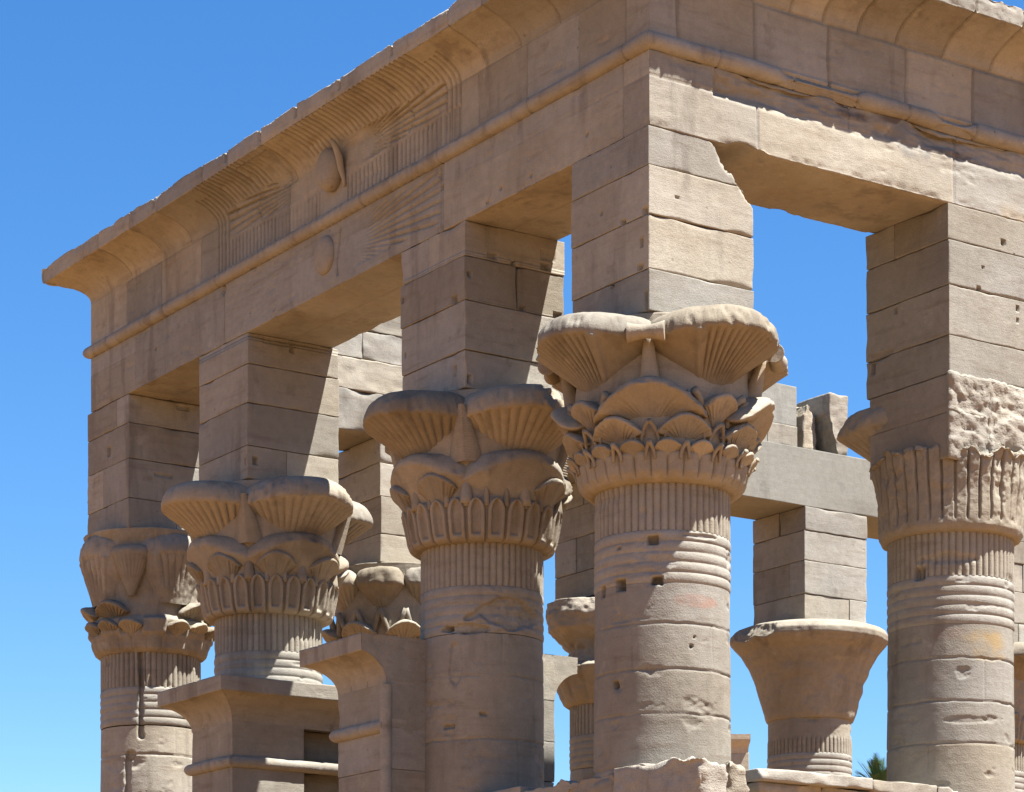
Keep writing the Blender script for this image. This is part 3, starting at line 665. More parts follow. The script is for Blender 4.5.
# 1: behind the right-hand door jamb
r, cx, cy = far_col(1, 'far column behind the right door jamb with lotus cap of crossed stems in sun', 11)
mb = MB()
bell(mb, [(7.0, .70), (7.0, .80), (7.05, .87), (7.5, .97), (7.8, 1.0), (8.2, 1.0), (8.7, 1.02), (8.868, 1.05), (8.869, .01)], 320, lambda p, z: leafband(p, z, 16, Z(7.02), Z(7.55), .05), 113, cx, cy, .015)
cp = mb.build('capital', M_CAP, r)
for k in range(8):
    m = MB(); umbel(m, k * math.pi / 4 + math.pi / 8, .88, Z(7.5), 1.0, Z(7.85), .07, .33, .06, 22, .03, rx=.75, seed=k, nu=22, na=100, ero=.012, droop=.16, expo=1.5); m.build('small_umbel', M_CAP, cp)
for k in range(8):
    m = MB(); umbel(m, k * math.pi / 4, .80, Z(7.85), .98, Z(8.50), .10, .42, .28, 22, .02, rx=.72, seed=k + 30, nu=26, na=110, ero=.03); m.build('umbel', M_CAP, cp)
m = MB()
for k in range(16):
    a = k * math.pi / 8
    for s in (-1, 1):
        b = a + s * .17
        bar(m, (1.0 * math.cos(b), 1.0 * math.sin(b), Z(7.6)), (1.1 * math.cos(a), 1.1 * math.sin(a), Z(8.1)), .045, .045, 8, 5, k)
m.build('stem', M_CAP, cp)
# 2: broken, behind the corner column
r, cx, cy = far_col(2, 'far column half hidden by the near corner column, its capital split in two broken pieces', 12)
mb = MB()
bell(mb, [(7.0, .70), (7.0, .80), (7.06, .88), (7.3, .96), (7.62, 1.12), (7.7, 1.0), (7.72, .5)], 320, lambda p, z: .05 * (np.abs(np.sin(p * 8)) ** .6) * sstep(Z(7.05), Z(7.2), z), 123, cx, cy, .03)
cp = mb.build('capital', M_CAP, r)
mb = MB()
bell(mb, [(7.70, .5), (7.72, .86), (7.95, .80), (8.1, .95), (8.3, 1.18), (8.55, 1.25), (8.78, 1.2), (8.86, .8), (8.87, .01)], 320, lambda p, z: .10 * np.cos(p * 4), 124, cx, cy, .07)
mb.build('broken_lobe', M_RGH, cp)
# 3: plain undecorated bell
r, cx, cy = far_col(3, 'far column with a plain uncarved bell capital standing clear against the sky', 13, reed_lo=(6.72, 6.78))
mb = MB()
bell(mb, [(7.10, .70), (7.12, .80), (7.2, .835), (7.5, .91), (7.8, 1.0), (8.1, 1.12), (8.35, 1.27), (8.5, 1.41), (8.58, 1.47), (8.68, 1.475), (8.78, 1.40), (8.85, 1.2), (8.87, .01)], 360, lambda p, z: .04 * fbm(np.stack([np.cos(p) * 2.5, np.sin(p) * 2.5, z * 3], -1), 3, 3), 131, cx, cy, .012,
     cut=chipcut([((-1.40, .1, Z(8.62)), (-1, -.1, .5), .10)], 9))
mb.build('capital', M_CAP, r)
# 4: at the right edge
r, cx, cy = far_col(4, 'dark far column showing only as a strip beyond the right edge column', 14)
mb = MB()
bell(mb, [(7.0, .70), (7.0, .80), (7.05, .87), (7.5, .97), (8.2, 1.1), (8.6, 1.3), (8.8, 1.3), (8.87, .9), (8.87, .01)], 240, lambda p, z: leafband(p, z, 20, Z(7.02), Z(7.55), .05), 141, cx, cy, .03)
cp = mb.build('capital', M_CAP, r)
big_umbels(r, cp, cx, cy, 140, rho=.85, ero=.03, lo=True)

# ------------------------------------------------------------------ entablature
def resample(pts, d):
    pts = np.array(pts, float); L = np.concatenate([[0], np.cumsum(np.hypot(*np.diff(pts, axis=0).T))])
    out = []
    for k in range(len(pts) - 1):
        n = max(1, int(np.ceil((L[k + 1] - L[k]) / d)))
        for q in range(n): out.append(pts[k] + (pts[k + 1] - pts[k]) * q / n)
    out.append(pts[-1]); return np.array(out)
def arc(cx, cz, r, a0, a1, n): return [(cx + r * math.cos(math.radians(a0 + (a1 - a0) * k / n)), cz + r * math.sin(math.radians(a0 + (a1 - a0) * k / n))) for k in range(n + 1)]
BY = 14.70
def sweep(prof, leg, L, du, ends, disp, seed, mb, dens=.018, stainfn=None, tintfn=None):
    """prof: closed outline (o outwards, z); leg 'L' runs along +Y facing -X, 'R' along +X facing -Y, 'B' along +X facing +Y"""
    P2 = resample(list(prof) + [prof[0]], dens)[:-1]
    o, z = P2[:, 0], P2[:, 1]
    t = np.roll(P2, -1, 0) - np.roll(P2, 1, 0); n2 = np.stack([t[:, 1], -t[:, 0]], 1); n2 /= np.maximum(np.linalg.norm(n2, axis=1, keepdims=True), 1e-9)
    u = np.linspace(0, 1, int(L / du) + 2)
    a0 = -o if ends[0] else 0 * o; a1 = L + (o if ends[1] == 1 else 0 * o)
    A = a0[None] + (a1 - a0)[None] * u[:, None]
    O = np.broadcast_to(o, A.shape).copy(); Zz = np.broadcast_to(z, A.shape).copy()
    NO = np.broadcast_to(n2[:, 0], A.shape); NZ = np.broadcast_to(n2[:, 1], A.shape)
    D, zfl = disp(A, O, Zz, NO, NZ)
    O2 = O + NO * D; Z2 = Zz + NZ * D
    if zfl is not None: Z2 = np.maximum(Z2, zfl)
    V = {'L': np.stack([-O2, A, Z2 + EYE], -1), 'R': np.stack([A, -O2, Z2 + EYE], -1), 'B': np.stack([A, BY + O2, Z2 + EYE], -1)}[leg]
    tn = 0. if tintfn is None else tintfn(A, Zz)
    mb.grid(V, cv=True, tint=tn, stain=None if stainfn is None else stainfn(A, O, Zz), flip=(leg != 'R'))
    # end caps: fan
    for e, fl in ((0, False), (-1, True)):
        R_ = V[e]; n = len(R_); I = np.arange(n); J = (I + 1) % n
        om = .5 * max(o.min(), -1.4) ; am = (-om if ends[0] else 0.) if e == 0 else L + (om if ends[1] == 1 else 0.)
        B_ = R_.copy(); k_ = {'L': (-om, am), 'R': (am, -om), 'B': (am, BY + om)}[leg]; B_[:, 0] = k_[0]; B_[:, 1] = k_[1]
        q = np.stack([I, J, J + n, I + n], -1)
        if fl != (leg != 'R'): q = q[:, ::-1]
        mb.add(np.vstack([R_, B_]), q)
def P3(A, O, Zz, k): return np.stack([A + k * 31.7, O, Zz], -1)
def weath(A, O, Zz, seed, amp=.006):
    P = P3(A, O, Zz, seed)
    return fbm(P * np.array([1.6, 3, 4]), 4, seed) * amp - .05 * np.clip(fbm(P * np.array([2.2, 4, 5]), 4, seed + 3) - .30, 0, 1)
def edgewear(A, O, Zz, NO, NZ, corners, seed, amt=.03):
    P = P3(A, O, Zz, seed); d = 0
    n = np.clip(fbm(P * 3.2, 4, seed, .6) + .12, 0, 1)
    for (oc, zc) in corners:
        r = np.hypot(O - oc, Zz - zc); d = d - amt * n * sstep(.10, 0, r)
    return d

# carved relief of the left cornice
S_D, S_A, S_B = 7.08, 3.9, 10.35
def relief(A, O, Zz):
    """incised feathers of a winged disc: returns groove depth >= 0"""
    v = Zz - 11.98 + O * .9          # height up the curved face
    vt = 1.32                        # top of panel
    ds = np.abs(A - S_D); half = np.where(A < S_D, S_D - S_A, S_B - S_D); q = ds / half
    P = P3(A, O, Zz, 5); ok = np.clip(fbm(P * .9, 3, 3) * 2 + 1.3, .6, 1)
    ok = np.where(A > 7.5, ok * np.where((A > 8.6), .9, .35), ok)
    inside = (q < 1).astype(float)
    g = 0 * A
    # borders: three upright lines at each end
    for d_ in (.0, .10, .20, .32):
        for (e, s) in ((S_A, 1), (S_B, -1)): g = np.maximum(g, .9 * gro(A - e - s * d_, .014) * (v > 0.02) * (v < vt - (0.0 if d_ == 0 else .05)))
    # upper row of curved plumes on the cavetto
    up = sstep(.86, .90, v) * inside * (q < .90)
    g = np.maximum(g, up * gro(((A / .112) % 1 - .5) * .112, .0145))
    # lower row of short strokes
    lo = sstep(.36 + .08 * q, .33 + .08 * q, v) * inside * (q > .10)
    g = np.maximum(g, lo * gro(((A / .105) % 1 - .5) * .105, .013))
    # wing: long feathers fanning from beside the disc
    wx = ds - .28; wy = v - .62
    ang = np.arctan2(wy, np.maximum(wx, .02)); rad = np.hypot(wx, wy)
    wing = sstep(.38 + .08 * q, .42 + .08 * q, v) * sstep(.88, .85, v) * inside * (q < .90) * (wx > .05)
    fr = ang / .045
    g = np.maximum(g, 1.25 * wing * gro(((fr) % 1 - .5) * .045 * np.maximum(rad, .25), .013) * sstep(.45, .9, rad))
    for rr in (.95, 1.75): g = np.maximum(g, wing * gro(rad - rr - .05 * np.cos(ang * 37), .014) * .8)
    return g * ok
def relief_low(A, O, Zz):
    v = Zz - 10.98; S0 = 7.27
    ds = np.abs(A - S0); q = ds / 2.9
    P = P3(A, O, Zz, 6); ok = np.clip(fbm(P * 1.1, 3, 4) * 2 + .9, .15, 1) * np.where(A < S0, 1, .12)
    wx = ds - .22; wy = v - .42; ang = np.arctan2(wy, np.maximum(wx, .02)); rad = np.hypot(wx, wy)
    wing = (v > .10) * (v < .74) * (q < 1) * (wx > .08)
    g = wing * gro(((ang / .05) % 1 - .5) * .05 * np.maximum(rad, .3), .013) * sstep(.5, 1.2, rad)
    g = np.maximum(g, (v > .06) * (v < .78) * .8 * gro(q * 2.9 - 2.92, .012) * ok)
    for s_ in (-.36, .36): g = np.maximum(g, (v > .1) * (v < .72) * gro(A - S0 - s_ - .05 * np.sin(v * 6), .022) * 1.2)
    return g * ok

TOR = arc(.0, 11.885, .10, -90, 90, 12)
ARCH = [(-1.4, 10.94), (0, 10.94), (0, 11.79), (-.12, 11.79), (-1.4, 11.79)]
CAV = [(.02, 11.965), (.0, 12.0), (0, 12.67)] + [(.60 * (1 - math.cos(a)), 12.67 + .33 * math.sin(a)) for a in np.linspace(.15, math.pi / 2, 14)][:0]
for k in range(1, 15):
    x = k / 14; CAV.append((.58 * x ** 1.9, 12.67 + .35 * (1 - (1 - x) ** 1.35)))
CAV += [(.585, 13.26), (.4, 13.27), (-1.4, 13.22), (-1.4, 11.80), (-.10, 11.80)]
TORUS = [(-.11, 11.795)] + TOR + [(-.11, 11.975)]

def bedjoint(A, z0, Zz, seed, w=.009, amp=1.):
    wob = fbm(np.stack([A * 2.5, A * 0, A * 0 + z0], -1), 3, seed) * .014
    k = np.clip(fbm(np.stack([A * 1.3, A * 0 + 9, A * 0 + z0], -1), 2, seed + 1) + .7, .15, 1)
    return gro(Zz - z0 + wob, w) * k * amp
def upjoint(A, a0, Zz, O, seed, w=.010):
    wob = fbm(np.stack([Zz * 3 + O * 3, A * 0 + a0, A * 0], -1), 2, seed) * .02
    return gro(A - a0 + wob, w)

LJ_A = (.5, 4.30, 10.18, 13.1); LJ_C = (2.43, 3.48, 1.35, 10.9, 12.2, 13.4, 8.25, .45); LJ_CV = (1.0, 1.74, 2.55, 3.3, 8.1, 9.0, 9.75, 11.2, 12.1, 13.2)
def dL_arch(A, O, Zz, NO, NZ):
    f = (O > -.02) * (Zz > 10.95)
    d = weath(A, O, Zz, 21) + edgewear(A, O, Zz, NO, NZ, [(0, 10.94), (-1.4, 10.94)], 22, .04)
    g = bedjoint(A, 11.52, Zz, 2, .007, .5) * f * (1 - sstep(2.2, 3.2, A) * sstep(12.6, 11.5, A))
    for a in LJ_A: g = np.maximum(g, upjoint(A, a, Zz, O, 3) * (O > -.3))
    sof = (Zz < 10.95) * (O < -.02)
    g = np.maximum(g, sof * gro(O + .72 + .01 * np.sin(A * 3), .010) * .8)
    d = d - .022 * g - f * .04 * relief_low(A, O, Zz)
    for (a, z_, r) in ((2.35, 11.06, .03), (3.0, 11.10, .035), (3.3, 11.02, .03), (4.37, 11.65, .05), (4.33, 11.5, .04), (10.2, 11.72, .09), (1.2, 11.2, .03), (5.6, 11.1, .025), (12.4, 11.4, .03), (8.7, 11.06, .03), (9.4, 11.2, .025)):
        d = d - .05 * f * sstep(r, r * .4, np.hypot(A - a, Zz - z_))
    return d, None
def dL_tor(A, O, Zz, NO, NZ):
    d = weath(A, O, Zz, 23, .012)
    g = 0 * A
    for a in (.4, 2.3, 4.32, 6.2, 8.1, 10.3, 12.0, 13.6): g = np.maximum(g, upjoint(A, a, Zz, O, 3))
    band = np.abs(np.sin(A * 19 + 3 * O)) ** 6 * sstep(4.1, 4.6, A) * sstep(10.8, 10.2, A)
    return d - .03 * g - .010 * band, None
def dL_cav(A, O, Zz, NO, NZ):
    f = (NO > -.2) * (O > -.03) 
    d = weath(A, O, Zz, 24) + edgewear(A, O, Zz, NO, NZ, [(.58, 13.02), (.585, 13.26)], 25, .035)
    g = bedjoint(A, 12.67, Zz, 5, .008, .9) * (1 - .75 * sstep(3.7, 4.0, A) * sstep(10.5, 10.3, A))
    for a in LJ_C: g = np.maximum(g, upjoint(A, a, Zz, O, 7) * (Zz < 12.68) * .8)
    for a in LJ_CV: g = np.maximum(g, upjoint(A, a, Zz, O, 8) * (Zz > 12.66))
    g = np.maximum(g, 1.8 * upjoint(A, 8.05, Zz, O, 9, .018) * (Zz > 12.66))
    d = d - f * .024 * g - f * (Zz < 13.03) * .052 * relief(A, O, Zz)
    d = d - f * .03 * sstep(8.05, 8.15, A) * sstep(9.0, 8.9, A) * (Zz > 12.67) * (Zz < 13.0)
    top = (Zz > 13.1)
    for a in (2.2, 4.6, 5.9, 7.05, 8.05, 9.05, 11.3): d = d - top * .05 * gro(A - a, .03)
    d = d + top * (NZ > .5) * fbm(P3(A, O, Zz, 8) * 1.2, 3, 8) * .03
    d = d - sstep(14.6, 15.5, A) * (Zz > 12.99) * (O > .3) * .03
    return d, None
ent = thing('entablature', 'shaded entablature of the facade with a worn winged disc and feathers on its cornice', 'entablature', (0, 0, 0), 'entablatures of the kiosk')
mb = MB(); sweep(ARCH, 'L', BY, .016, (1, 1), dL_arch, 1, mb, .016, tintfn=lambda A, Z_: np.sin(np.searchsorted(np.array(sorted(LJ_A)), A) * 7.7 + (Z_ > 11.52)) * .6); ea = mb.build('architrave', M_ST, ent)
mb = MB(); sweep(TORUS, 'L', BY, .016, (1, 1), dL_tor, 1, mb, .016); mb.build('torus_moulding', M_ST, ent)
mb = MB(); sweep(CAV, 'L', BY, .0125, (1, 1), dL_cav, 1, mb, .016, tintfn=lambda A, Z_: np.where(Z_ > 12.67, np.sin(np.searchsorted(np.array(sorted(LJ_CV)), A) * 5.1), np.sin(np.searchsorted(np.array(sorted(LJ_C)), A) * 3.3)) * .8); ec = mb.build('cavetto_cornice', M_ST, ent)
def disc(mb, s, o, z, rs_, rz, dep, seed):
    th_ = np.linspace(0, np.pi, 24); ph = np.linspace(0, 2 * np.pi, 48, endpoint=False)
    PH, TT = np.meshgrid(ph, th_, indexing='ij')
    V = np.stack([-(o + dep * np.cos(TT) * np.abs(np.cos(TT)) ** -.35 if False else o + dep * np.cos(TT)), s + rs_ * np.sin(TT) ** .6 * np.cos(PH), Z(z) + rz * np.sin(TT) ** .6 * np.sin(PH)], -1)
    V = V + (fbm(V * 5, 3, seed) * .012)[..., None]
    mb.grid(V, cu=True)
mb = MB(); disc(mb, 7.02, .06, 12.50, .26, .29, .15, 3)
# cobra hanging beside the disc
tube(mb, [(-.20, 6.76, Z(12.80)), (-.18, 6.74, Z(12.76)), (-.14, 6.73, Z(12.69)), (-.10, 6.72, Z(12.58)), (-.06, 6.74, Z(12.44)), (-.03, 6.72, Z(12.30)), (-.02, 6.71, Z(12.2))], [.02, .035, .045, .05, .045, .03, .02], 12, 4)
mb.build('winged_sun_disc', M_CAP, ec)
mb = MB(); disc(mb, 7.27, .0, 11.43, .25, .26, .08, 6); mb.build('sun_disc', M_CAP, ea)

RJ_A = (1.56, 4.62, 7.9); RJ_C = (1.52, 2.63, 3.86, 4.95, 6.1, 7.4, 8.8, .4); RJ_CV = (.5, .95, 1.5, 2.05, 2.55, 3.09, 3.69, 4.45, 5.24, 6.0, 6.8, 7.7, 8.5)
def dR_arch(A, O, Zz, NO, NZ):
    f = (O > -.02) * (Zz > 10.95)
    d = weath(A, O, Zz, 31, .010) + edgewear(A, O, Zz, NO, NZ, [(0, 10.94), (-1.4, 10.94)], 32, .05)
    g = bedjoint(A, 11.51, Zz, 12, .012)
    for a in RJ_A: g = np.maximum(g, upjoint(A, a, Zz, O, 13) * (Zz < 11.52) * (O > -.3))
    for a in (.95, 2.95, 4.7, 6.4, 8.3): g = np.maximum(g, upjoint(A, a, Zz, O, 14) * (Zz > 11.5) * (O > -.3))
    P = P3(A, O, Zz, 33)
    er = sstep(11.42, 11.56, Zz) * np.clip(fbm(P * np.array([1.1, 2, 5]), 4, 35, .6) + .30, 0, 1) * (A > .9)
    br = sstep(.50, .0, np.abs(A - 1.40 - .25 * O) + fbm(P * np.array([3, 2, 0]), 3, 36) * .22) * sstep(-.75, -.35, O)
    zfl = 10.925 + .09 * br + np.clip(fbm(P * np.array([2.2, 2, 0]), 4, 44, .6), -.1, 1) * .025 * (O > -.4)
    d = d - .024 * g * (O > -.3) - f * .13 * er
    return d, zfl
def dR_tor(A, O, Zz, NO, NZ):
    P = P3(A, O, Zz, 37)
    g = 0 * A
    for a in (.95, 2.1, 3.05, 3.85, 4.95, 6.2, 7.5): g = np.maximum(g, upjoint(A, a, Zz, O, 3))
    lost = sstep(.06, .22, fbm(P * np.array([.9, .2, .2]), 2, 38) ) + sstep(.45, .2, np.abs(A - 2.75)) * .9
    return weath(A, O, Zz, 37, .016) - .03 * g - (O > 0) * .085 * np.clip(lost, 0, 1) * (A > .5), None
def dR_cav(A, O, Zz, NO, NZ):
    f = (NO > -.2) * (O > -.03)
    d = weath(A, O, Zz, 39, .010) + edgewear(A, O, Zz, NO, NZ, [(.58, 13.02), (.585, 13.26)], 40, .075)
    g = bedjoint(A, 12.67, Zz, 15, .018)
    for a in RJ_C: g = np.maximum(g, upjoint(A, a, Zz, O, 16, .017) * (Zz < 12.68))
    for a in RJ_CV: g = np.maximum(g, upjoint(A, a, Zz, O, 17, .015) * (Zz > 12.66))
    return d - f * .038 * g, None
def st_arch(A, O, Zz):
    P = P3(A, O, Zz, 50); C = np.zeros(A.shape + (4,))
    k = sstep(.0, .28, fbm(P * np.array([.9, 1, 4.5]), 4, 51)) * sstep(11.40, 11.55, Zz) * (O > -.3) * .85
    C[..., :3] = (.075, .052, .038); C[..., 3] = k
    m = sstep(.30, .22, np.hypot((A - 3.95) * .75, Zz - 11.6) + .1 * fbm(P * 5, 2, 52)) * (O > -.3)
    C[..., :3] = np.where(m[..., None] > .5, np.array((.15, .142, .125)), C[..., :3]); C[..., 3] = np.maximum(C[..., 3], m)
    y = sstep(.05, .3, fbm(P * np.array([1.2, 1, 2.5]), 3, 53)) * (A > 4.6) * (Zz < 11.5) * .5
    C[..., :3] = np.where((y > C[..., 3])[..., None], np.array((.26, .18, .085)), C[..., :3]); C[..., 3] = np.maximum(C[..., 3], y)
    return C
en2 = thing('entablature', 'right-hand entablature of plain weathered blocks, sunlit below the ragged shadow of its cornice', 'entablature', (0, 0, 0), 'entablatures of the kiosk')
LR = 2 * T1 + 1.5
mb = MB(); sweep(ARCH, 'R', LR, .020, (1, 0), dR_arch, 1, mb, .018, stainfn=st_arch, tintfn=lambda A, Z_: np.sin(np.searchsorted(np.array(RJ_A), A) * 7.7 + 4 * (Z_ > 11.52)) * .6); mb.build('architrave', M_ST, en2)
mb = MB(); sweep(TORUS, 'R', LR, .020, (1, 0), dR_tor, 1, mb, .018); mb.build('torus_moulding', M_ST, en2)
mb = MB(); sweep(CAV, 'R', LR, .018, (1, 0), dR_cav, 1, mb, .018, tintfn=lambda A, Z_: np.where(Z_ > 12.67, np.sin(np.searchsorted(np.array(RJ_CV), A) * 5.1), np.sin(np.searchsorted(np.array(sorted(RJ_C)), A) * 3.3)) * .9); mb.build('cavetto_cornice', M_ST, en2)

# far wing of the entablature: broken masonry above the far row
en3 = thing('entablature', 'broken stump of masonry over the far row, sunlit, with a ragged toothed end', 'entablature', (0, 0, 0), 'entablatures of the kiosk')
mb = MB(); rs = random.Random(77)
zc3 = [10.945, 11.62, 12.14, 12.62, 13.2]; endx = [5.6, 5.35, 5.15, 5.3]; spl = [[1.5], [2.2], [1.3, 2.8, 4.20], [.9, 2.1, 3.4]]
for k in range(4):
    xs = [1.41] + [x for x in spl[k] if x > 1.45] + [endx[k]]
    for q in range(len(xs) - 1):
        last = q == len(xs) - 2
        block(mb, (xs[q] + .004, S3 + .02, Z(zc3[k]) + .004), (xs[q + 1] - .004, 14.66, Z(zc3[k + 1]) - .004), .05, .014, 1.3, .02, 700 + k * 9 + q,
              chips=[((xs[q + 1] - .06, S3 + .3, Z(zc3[k]) + .3), (1, -.25, .1), .16)] if last else (), freq=4)
mb.build('masonry', M_ST, en3)
def dB(A, O, Zz, NO, NZ): return weath(A, O, Zz, 45, .012) + edgewear(A, O, Zz, NO, NZ, [(.58, 13.02), (.585, 13.26)], 46, .08), None
CAVB = [p for p in CAV if p[0] > -.05] + [(-.04, 13.24), (-.04, 11.82)]
mb = MB(); sweep(CAVB, 'B', 4.7, .05, (1, 0), dB, 1, mb, .05); mb.build('cavetto_cornice', M_ST, en3)

# ------------------------------------------------------------------ restored beam and loose blocks of the far row
mb = MB()
block(mb, (5.12, S3 + .01, Z(10.945)), (11.4, 14.8, Z(12.0)), .25, .012, .5, .004, 801, tint=.1)
block(mb, (11.41, S3 + .012, Z(10.945)), (19.6, 14.8, Z(12.0)), .25, .012, .5, .004, 802, tint=.0)
bm_ = mb.build('restored_beam', M_NEW); tag(bm_, 'long smooth grey restored beam lying across the far columns', 'beam')
def blk(name, lo, hi, label, cat, seed, mat, grp=None, **kw):
    mb = MB(); block(mb, lo, hi, seed=seed, **kw); o = mb.build(name, mat, None, ((lo[0] + hi[0]) / 2, (lo[1] + hi[1]) / 2, lo[2]))
    o.location = ((lo[0] + hi[0]) / 2, (lo[1] + hi[1]) / 2, lo[2]); tag(o, label, cat, grp); return o
GB = 'loose blocks on the far beam'
blk('stone_block', (10.2, S3 + .06, Z(12.004)), (12.75, 14.7, Z(12.38)), 'low pale course lying on the beam under the big squared block', 'stone block', 811, M_ST, GB, res=.1, r=.015)
blk('stone_block', (12.757, S3 + .06, Z(12.004)), (13.46, 14.7, Z(12.38)), 'short pale stone on the beam beside the rough broken one', 'stone block', 812, M_ST, GB, res=.08, r=.015)
blk('stone_block', (10.9, S3 + .09, Z(12.385)), (13.47, 14.65, Z(13.12)), 'big squared grey block topping the far beam left of the broken pieces', 'stone block', 813, M_NEW, GB, res=.12, r=.012)
blk('stone_block', (13.475, S3 + .45, Z(12.004)), (14.25, 14.7, Z(12.98)), 'rough broken block on the beam with a jagged sunlit top', 'stone block', 814, M_RGH, GB, res=.04, r=.03, amp=.06, wear=2, chips=[((14.0, 14.0, Z(12.9)), (.3, -.5, 1), .1)])
blk('stone_block', (13.62, S3 + .08, Z(12.004)), (13.86, S3 + .42, Z(12.85)), 'thin upright shard standing on the far beam', 'stone block', 815, M_RGH, GB, res=.04, r=.03, amp=.03, chips=[((13.75, S3 + .2, Z(12.8)), (.8, 0, .5), .05), ((13.7, S3 + .2, Z(12.8)), (-.8, 0, .4), .05)])
blk('stone_block', (14.26, S3 + .10, Z(12.004)), (14.72, 14.7, Z(13.14)), 'tall dark upright stone with a knobbly head on the far beam', 'stone block', 816, M_RGH, GB, res=.04, r=.03, amp=.04, chips=[((14.3, 13.6, Z(12.7)), (-1, 0, -.25), .07)])
rs = random.Random(5)
for i in range(9):
    x = 6.0 + i * .42 + rs.uniform(-.1, .1); w = rs.uniform(.25, .4); h = rs.uniform(.15, .32); y = S3 + .15 + rs.uniform(0, .25)
    o = blk('rubble_stone', (x, y, Z(12.004)), (x + w, y + rs.uniform(.3, .5), Z(12.004) + h), 'small pale rubble stone on the far beam, mostly hidden behind the two nearer capitals', 'rubble', 820 + i, M_RGH, 'rubble stones on the far beam', res=.05, r=.05, amp=.05, wear=2)

# ------------------------------------------------------------------ door jambs
JPROF = [(0, 5.27)] + [(.36 * (k / 10) ** 1.9, 5.27 + .38 * (1 - (1 - k / 10) ** 1.4)) for k in range(1, 11)] + [(.365, 5.86), (.2, 5.865)]
def ring_cornice(mb, x0, x1, y0, y1, f, prof, seed, du=.03, dens=.022, amp=.010, joints=()):
    """mouldings round a rectangular block; f = (x0,x1,y0,y1) overhang flags"""
    P2 = resample(prof, dens); n = len(P2); cs = lambda o: [(x0 - o * f[0], y0 - o * f[2]), (x1 + o * f[1], y0 - o * f[2]), (x1 + o * f[1], y1 + o * f[3]), (x0 - o * f[0], y1 + o * f[3])]
    C = np.array([cs(o) for o, z in P2])            # n,4,2
    for k in range(4):
        a, b = C[:, k], C[:, (k + 1) % 4]; m = max(3, int(np.linalg.norm((b - a)[0]) / du)); u = np.linspace(0, 1, m)
        XY = a[None] + (b - a)[None] * u[:, None, None]
        V = np.concatenate([XY, np.broadcast_to(P2[:, 1] + EYE, (m, n))[..., None]], -1)
        nrm = np.array([(0, -1, 0), (1, 0, 0), (0, 1, 0), (-1, 0, 0)][k], float)
        d = fbm(V * 3, 4, seed) * amp - .06 * np.clip(fbm(V * 3.2, 4, seed + 2) - .3, 0, 1)
        for j in joints: d = d - .02 * gro((u[:, None] - j) * np.linalg.norm((b - a)[0]) + 0 * d, .012)
        V = V + nrm * d[..., None]; V[..., 2] += d * .4
        mb.grid(V, flip=False)
    top = np.array([[*c, P2[-1][1] + EYE] for c in C[-1]]); mb.add(top, [[0, 1, 2, 3]])
def jamb(label, y0, y1, fy0, fy1, seed, recess, step):
    j = thing('door_jamb', label, 'door jamb', (0, 0, 0), 'cornice-topped door jambs')
    X0, X1, XM = -.6, 1.97, .54
    mb = MB(); zc = [-1.65, -.6, .5, 1.5, 2.5, 3.35, 4.2, 4.72, 5.3, 5.84]
    ya, yb = (y0 + recess, y1) if recess > 0 else (y0, y1)
    for k in range(len(zc) - 1):
        z0, z1 = Z(zc[k]) + .003, Z(zc[k + 1]) - .003
        xs = XM - .03 if k % 2 else .0
        block(mb, (X0, y0, z0), (XM, y1, z1), .04 if zc[k] > 2 else .15, .010, 1, .006, seed + k)
        block(mb, (XM + .005, ya, z0), (X1, yb, z1), .05 if zc[k] > 2 else .2, .012, 1, .008, seed + 20 + k)
    mb.build('jamb_block', M_ST, j)
    mb = MB(); ring_cornice(mb, X0, X1, y0, y1, (1, 1, fy0, fy1), JPROF, seed, joints=(.28, .62)); mb.build('cavetto_cornice', M_ST, j)
    tor = [(-.03, 4.655)] + arc(0, 4.74, .085, -85, 85, 10) + [(-.03, 4.825)]
    mb = MB(); ring_cornice(mb, X0, X1, y0, y1, (1, 0, fy0, fy1), tor, seed + 3, dens=.02, amp=.012, joints=(.55,)); mb.build('torus_moulding', M_ST, j)
    return j
jamb('door jamb left of the doorway with its cavetto cornice, below the smooth four-lobed capital', 8.8, 10.02, 1, 1, 300, .38, 0)
j2 = jamb('door jamb right of the doorway, taller in view, its cavetto cornice overhanging toward the doorway', 4.68, 5.89, 0, 1, 340, 0, 0)
mb = MB(); al = np.linspace(0, 2 * np.pi, 20, endpoint=False); zz = np.arange(Z(-1.6), Z(5.3), .05)
A_, Z_ = np.meshgrid(al, zz, indexing='ij'); V = np.stack([-.6 + .075 * np.cos(A_), 4.70 + .075 * np.sin(A_), Z_], -1); V += (fbm(V * 4, 3, 9) * .012)[..., None]
mb.grid(V, cu=True); mb.build('corner_roll', M_ST, j2)
mb = MB(); V_ = [(-.12, 4.60, Z(4.2)), (.12, 4.70, Z(5.06))]
block(mb, (.10, 4.655, Z(4.25)), (.36, 4.70, Z(5.05)), .02, .02, 2, .03, 377, tint=.8, freq=9); mb.build('rough_patch', M_RGH, j2)

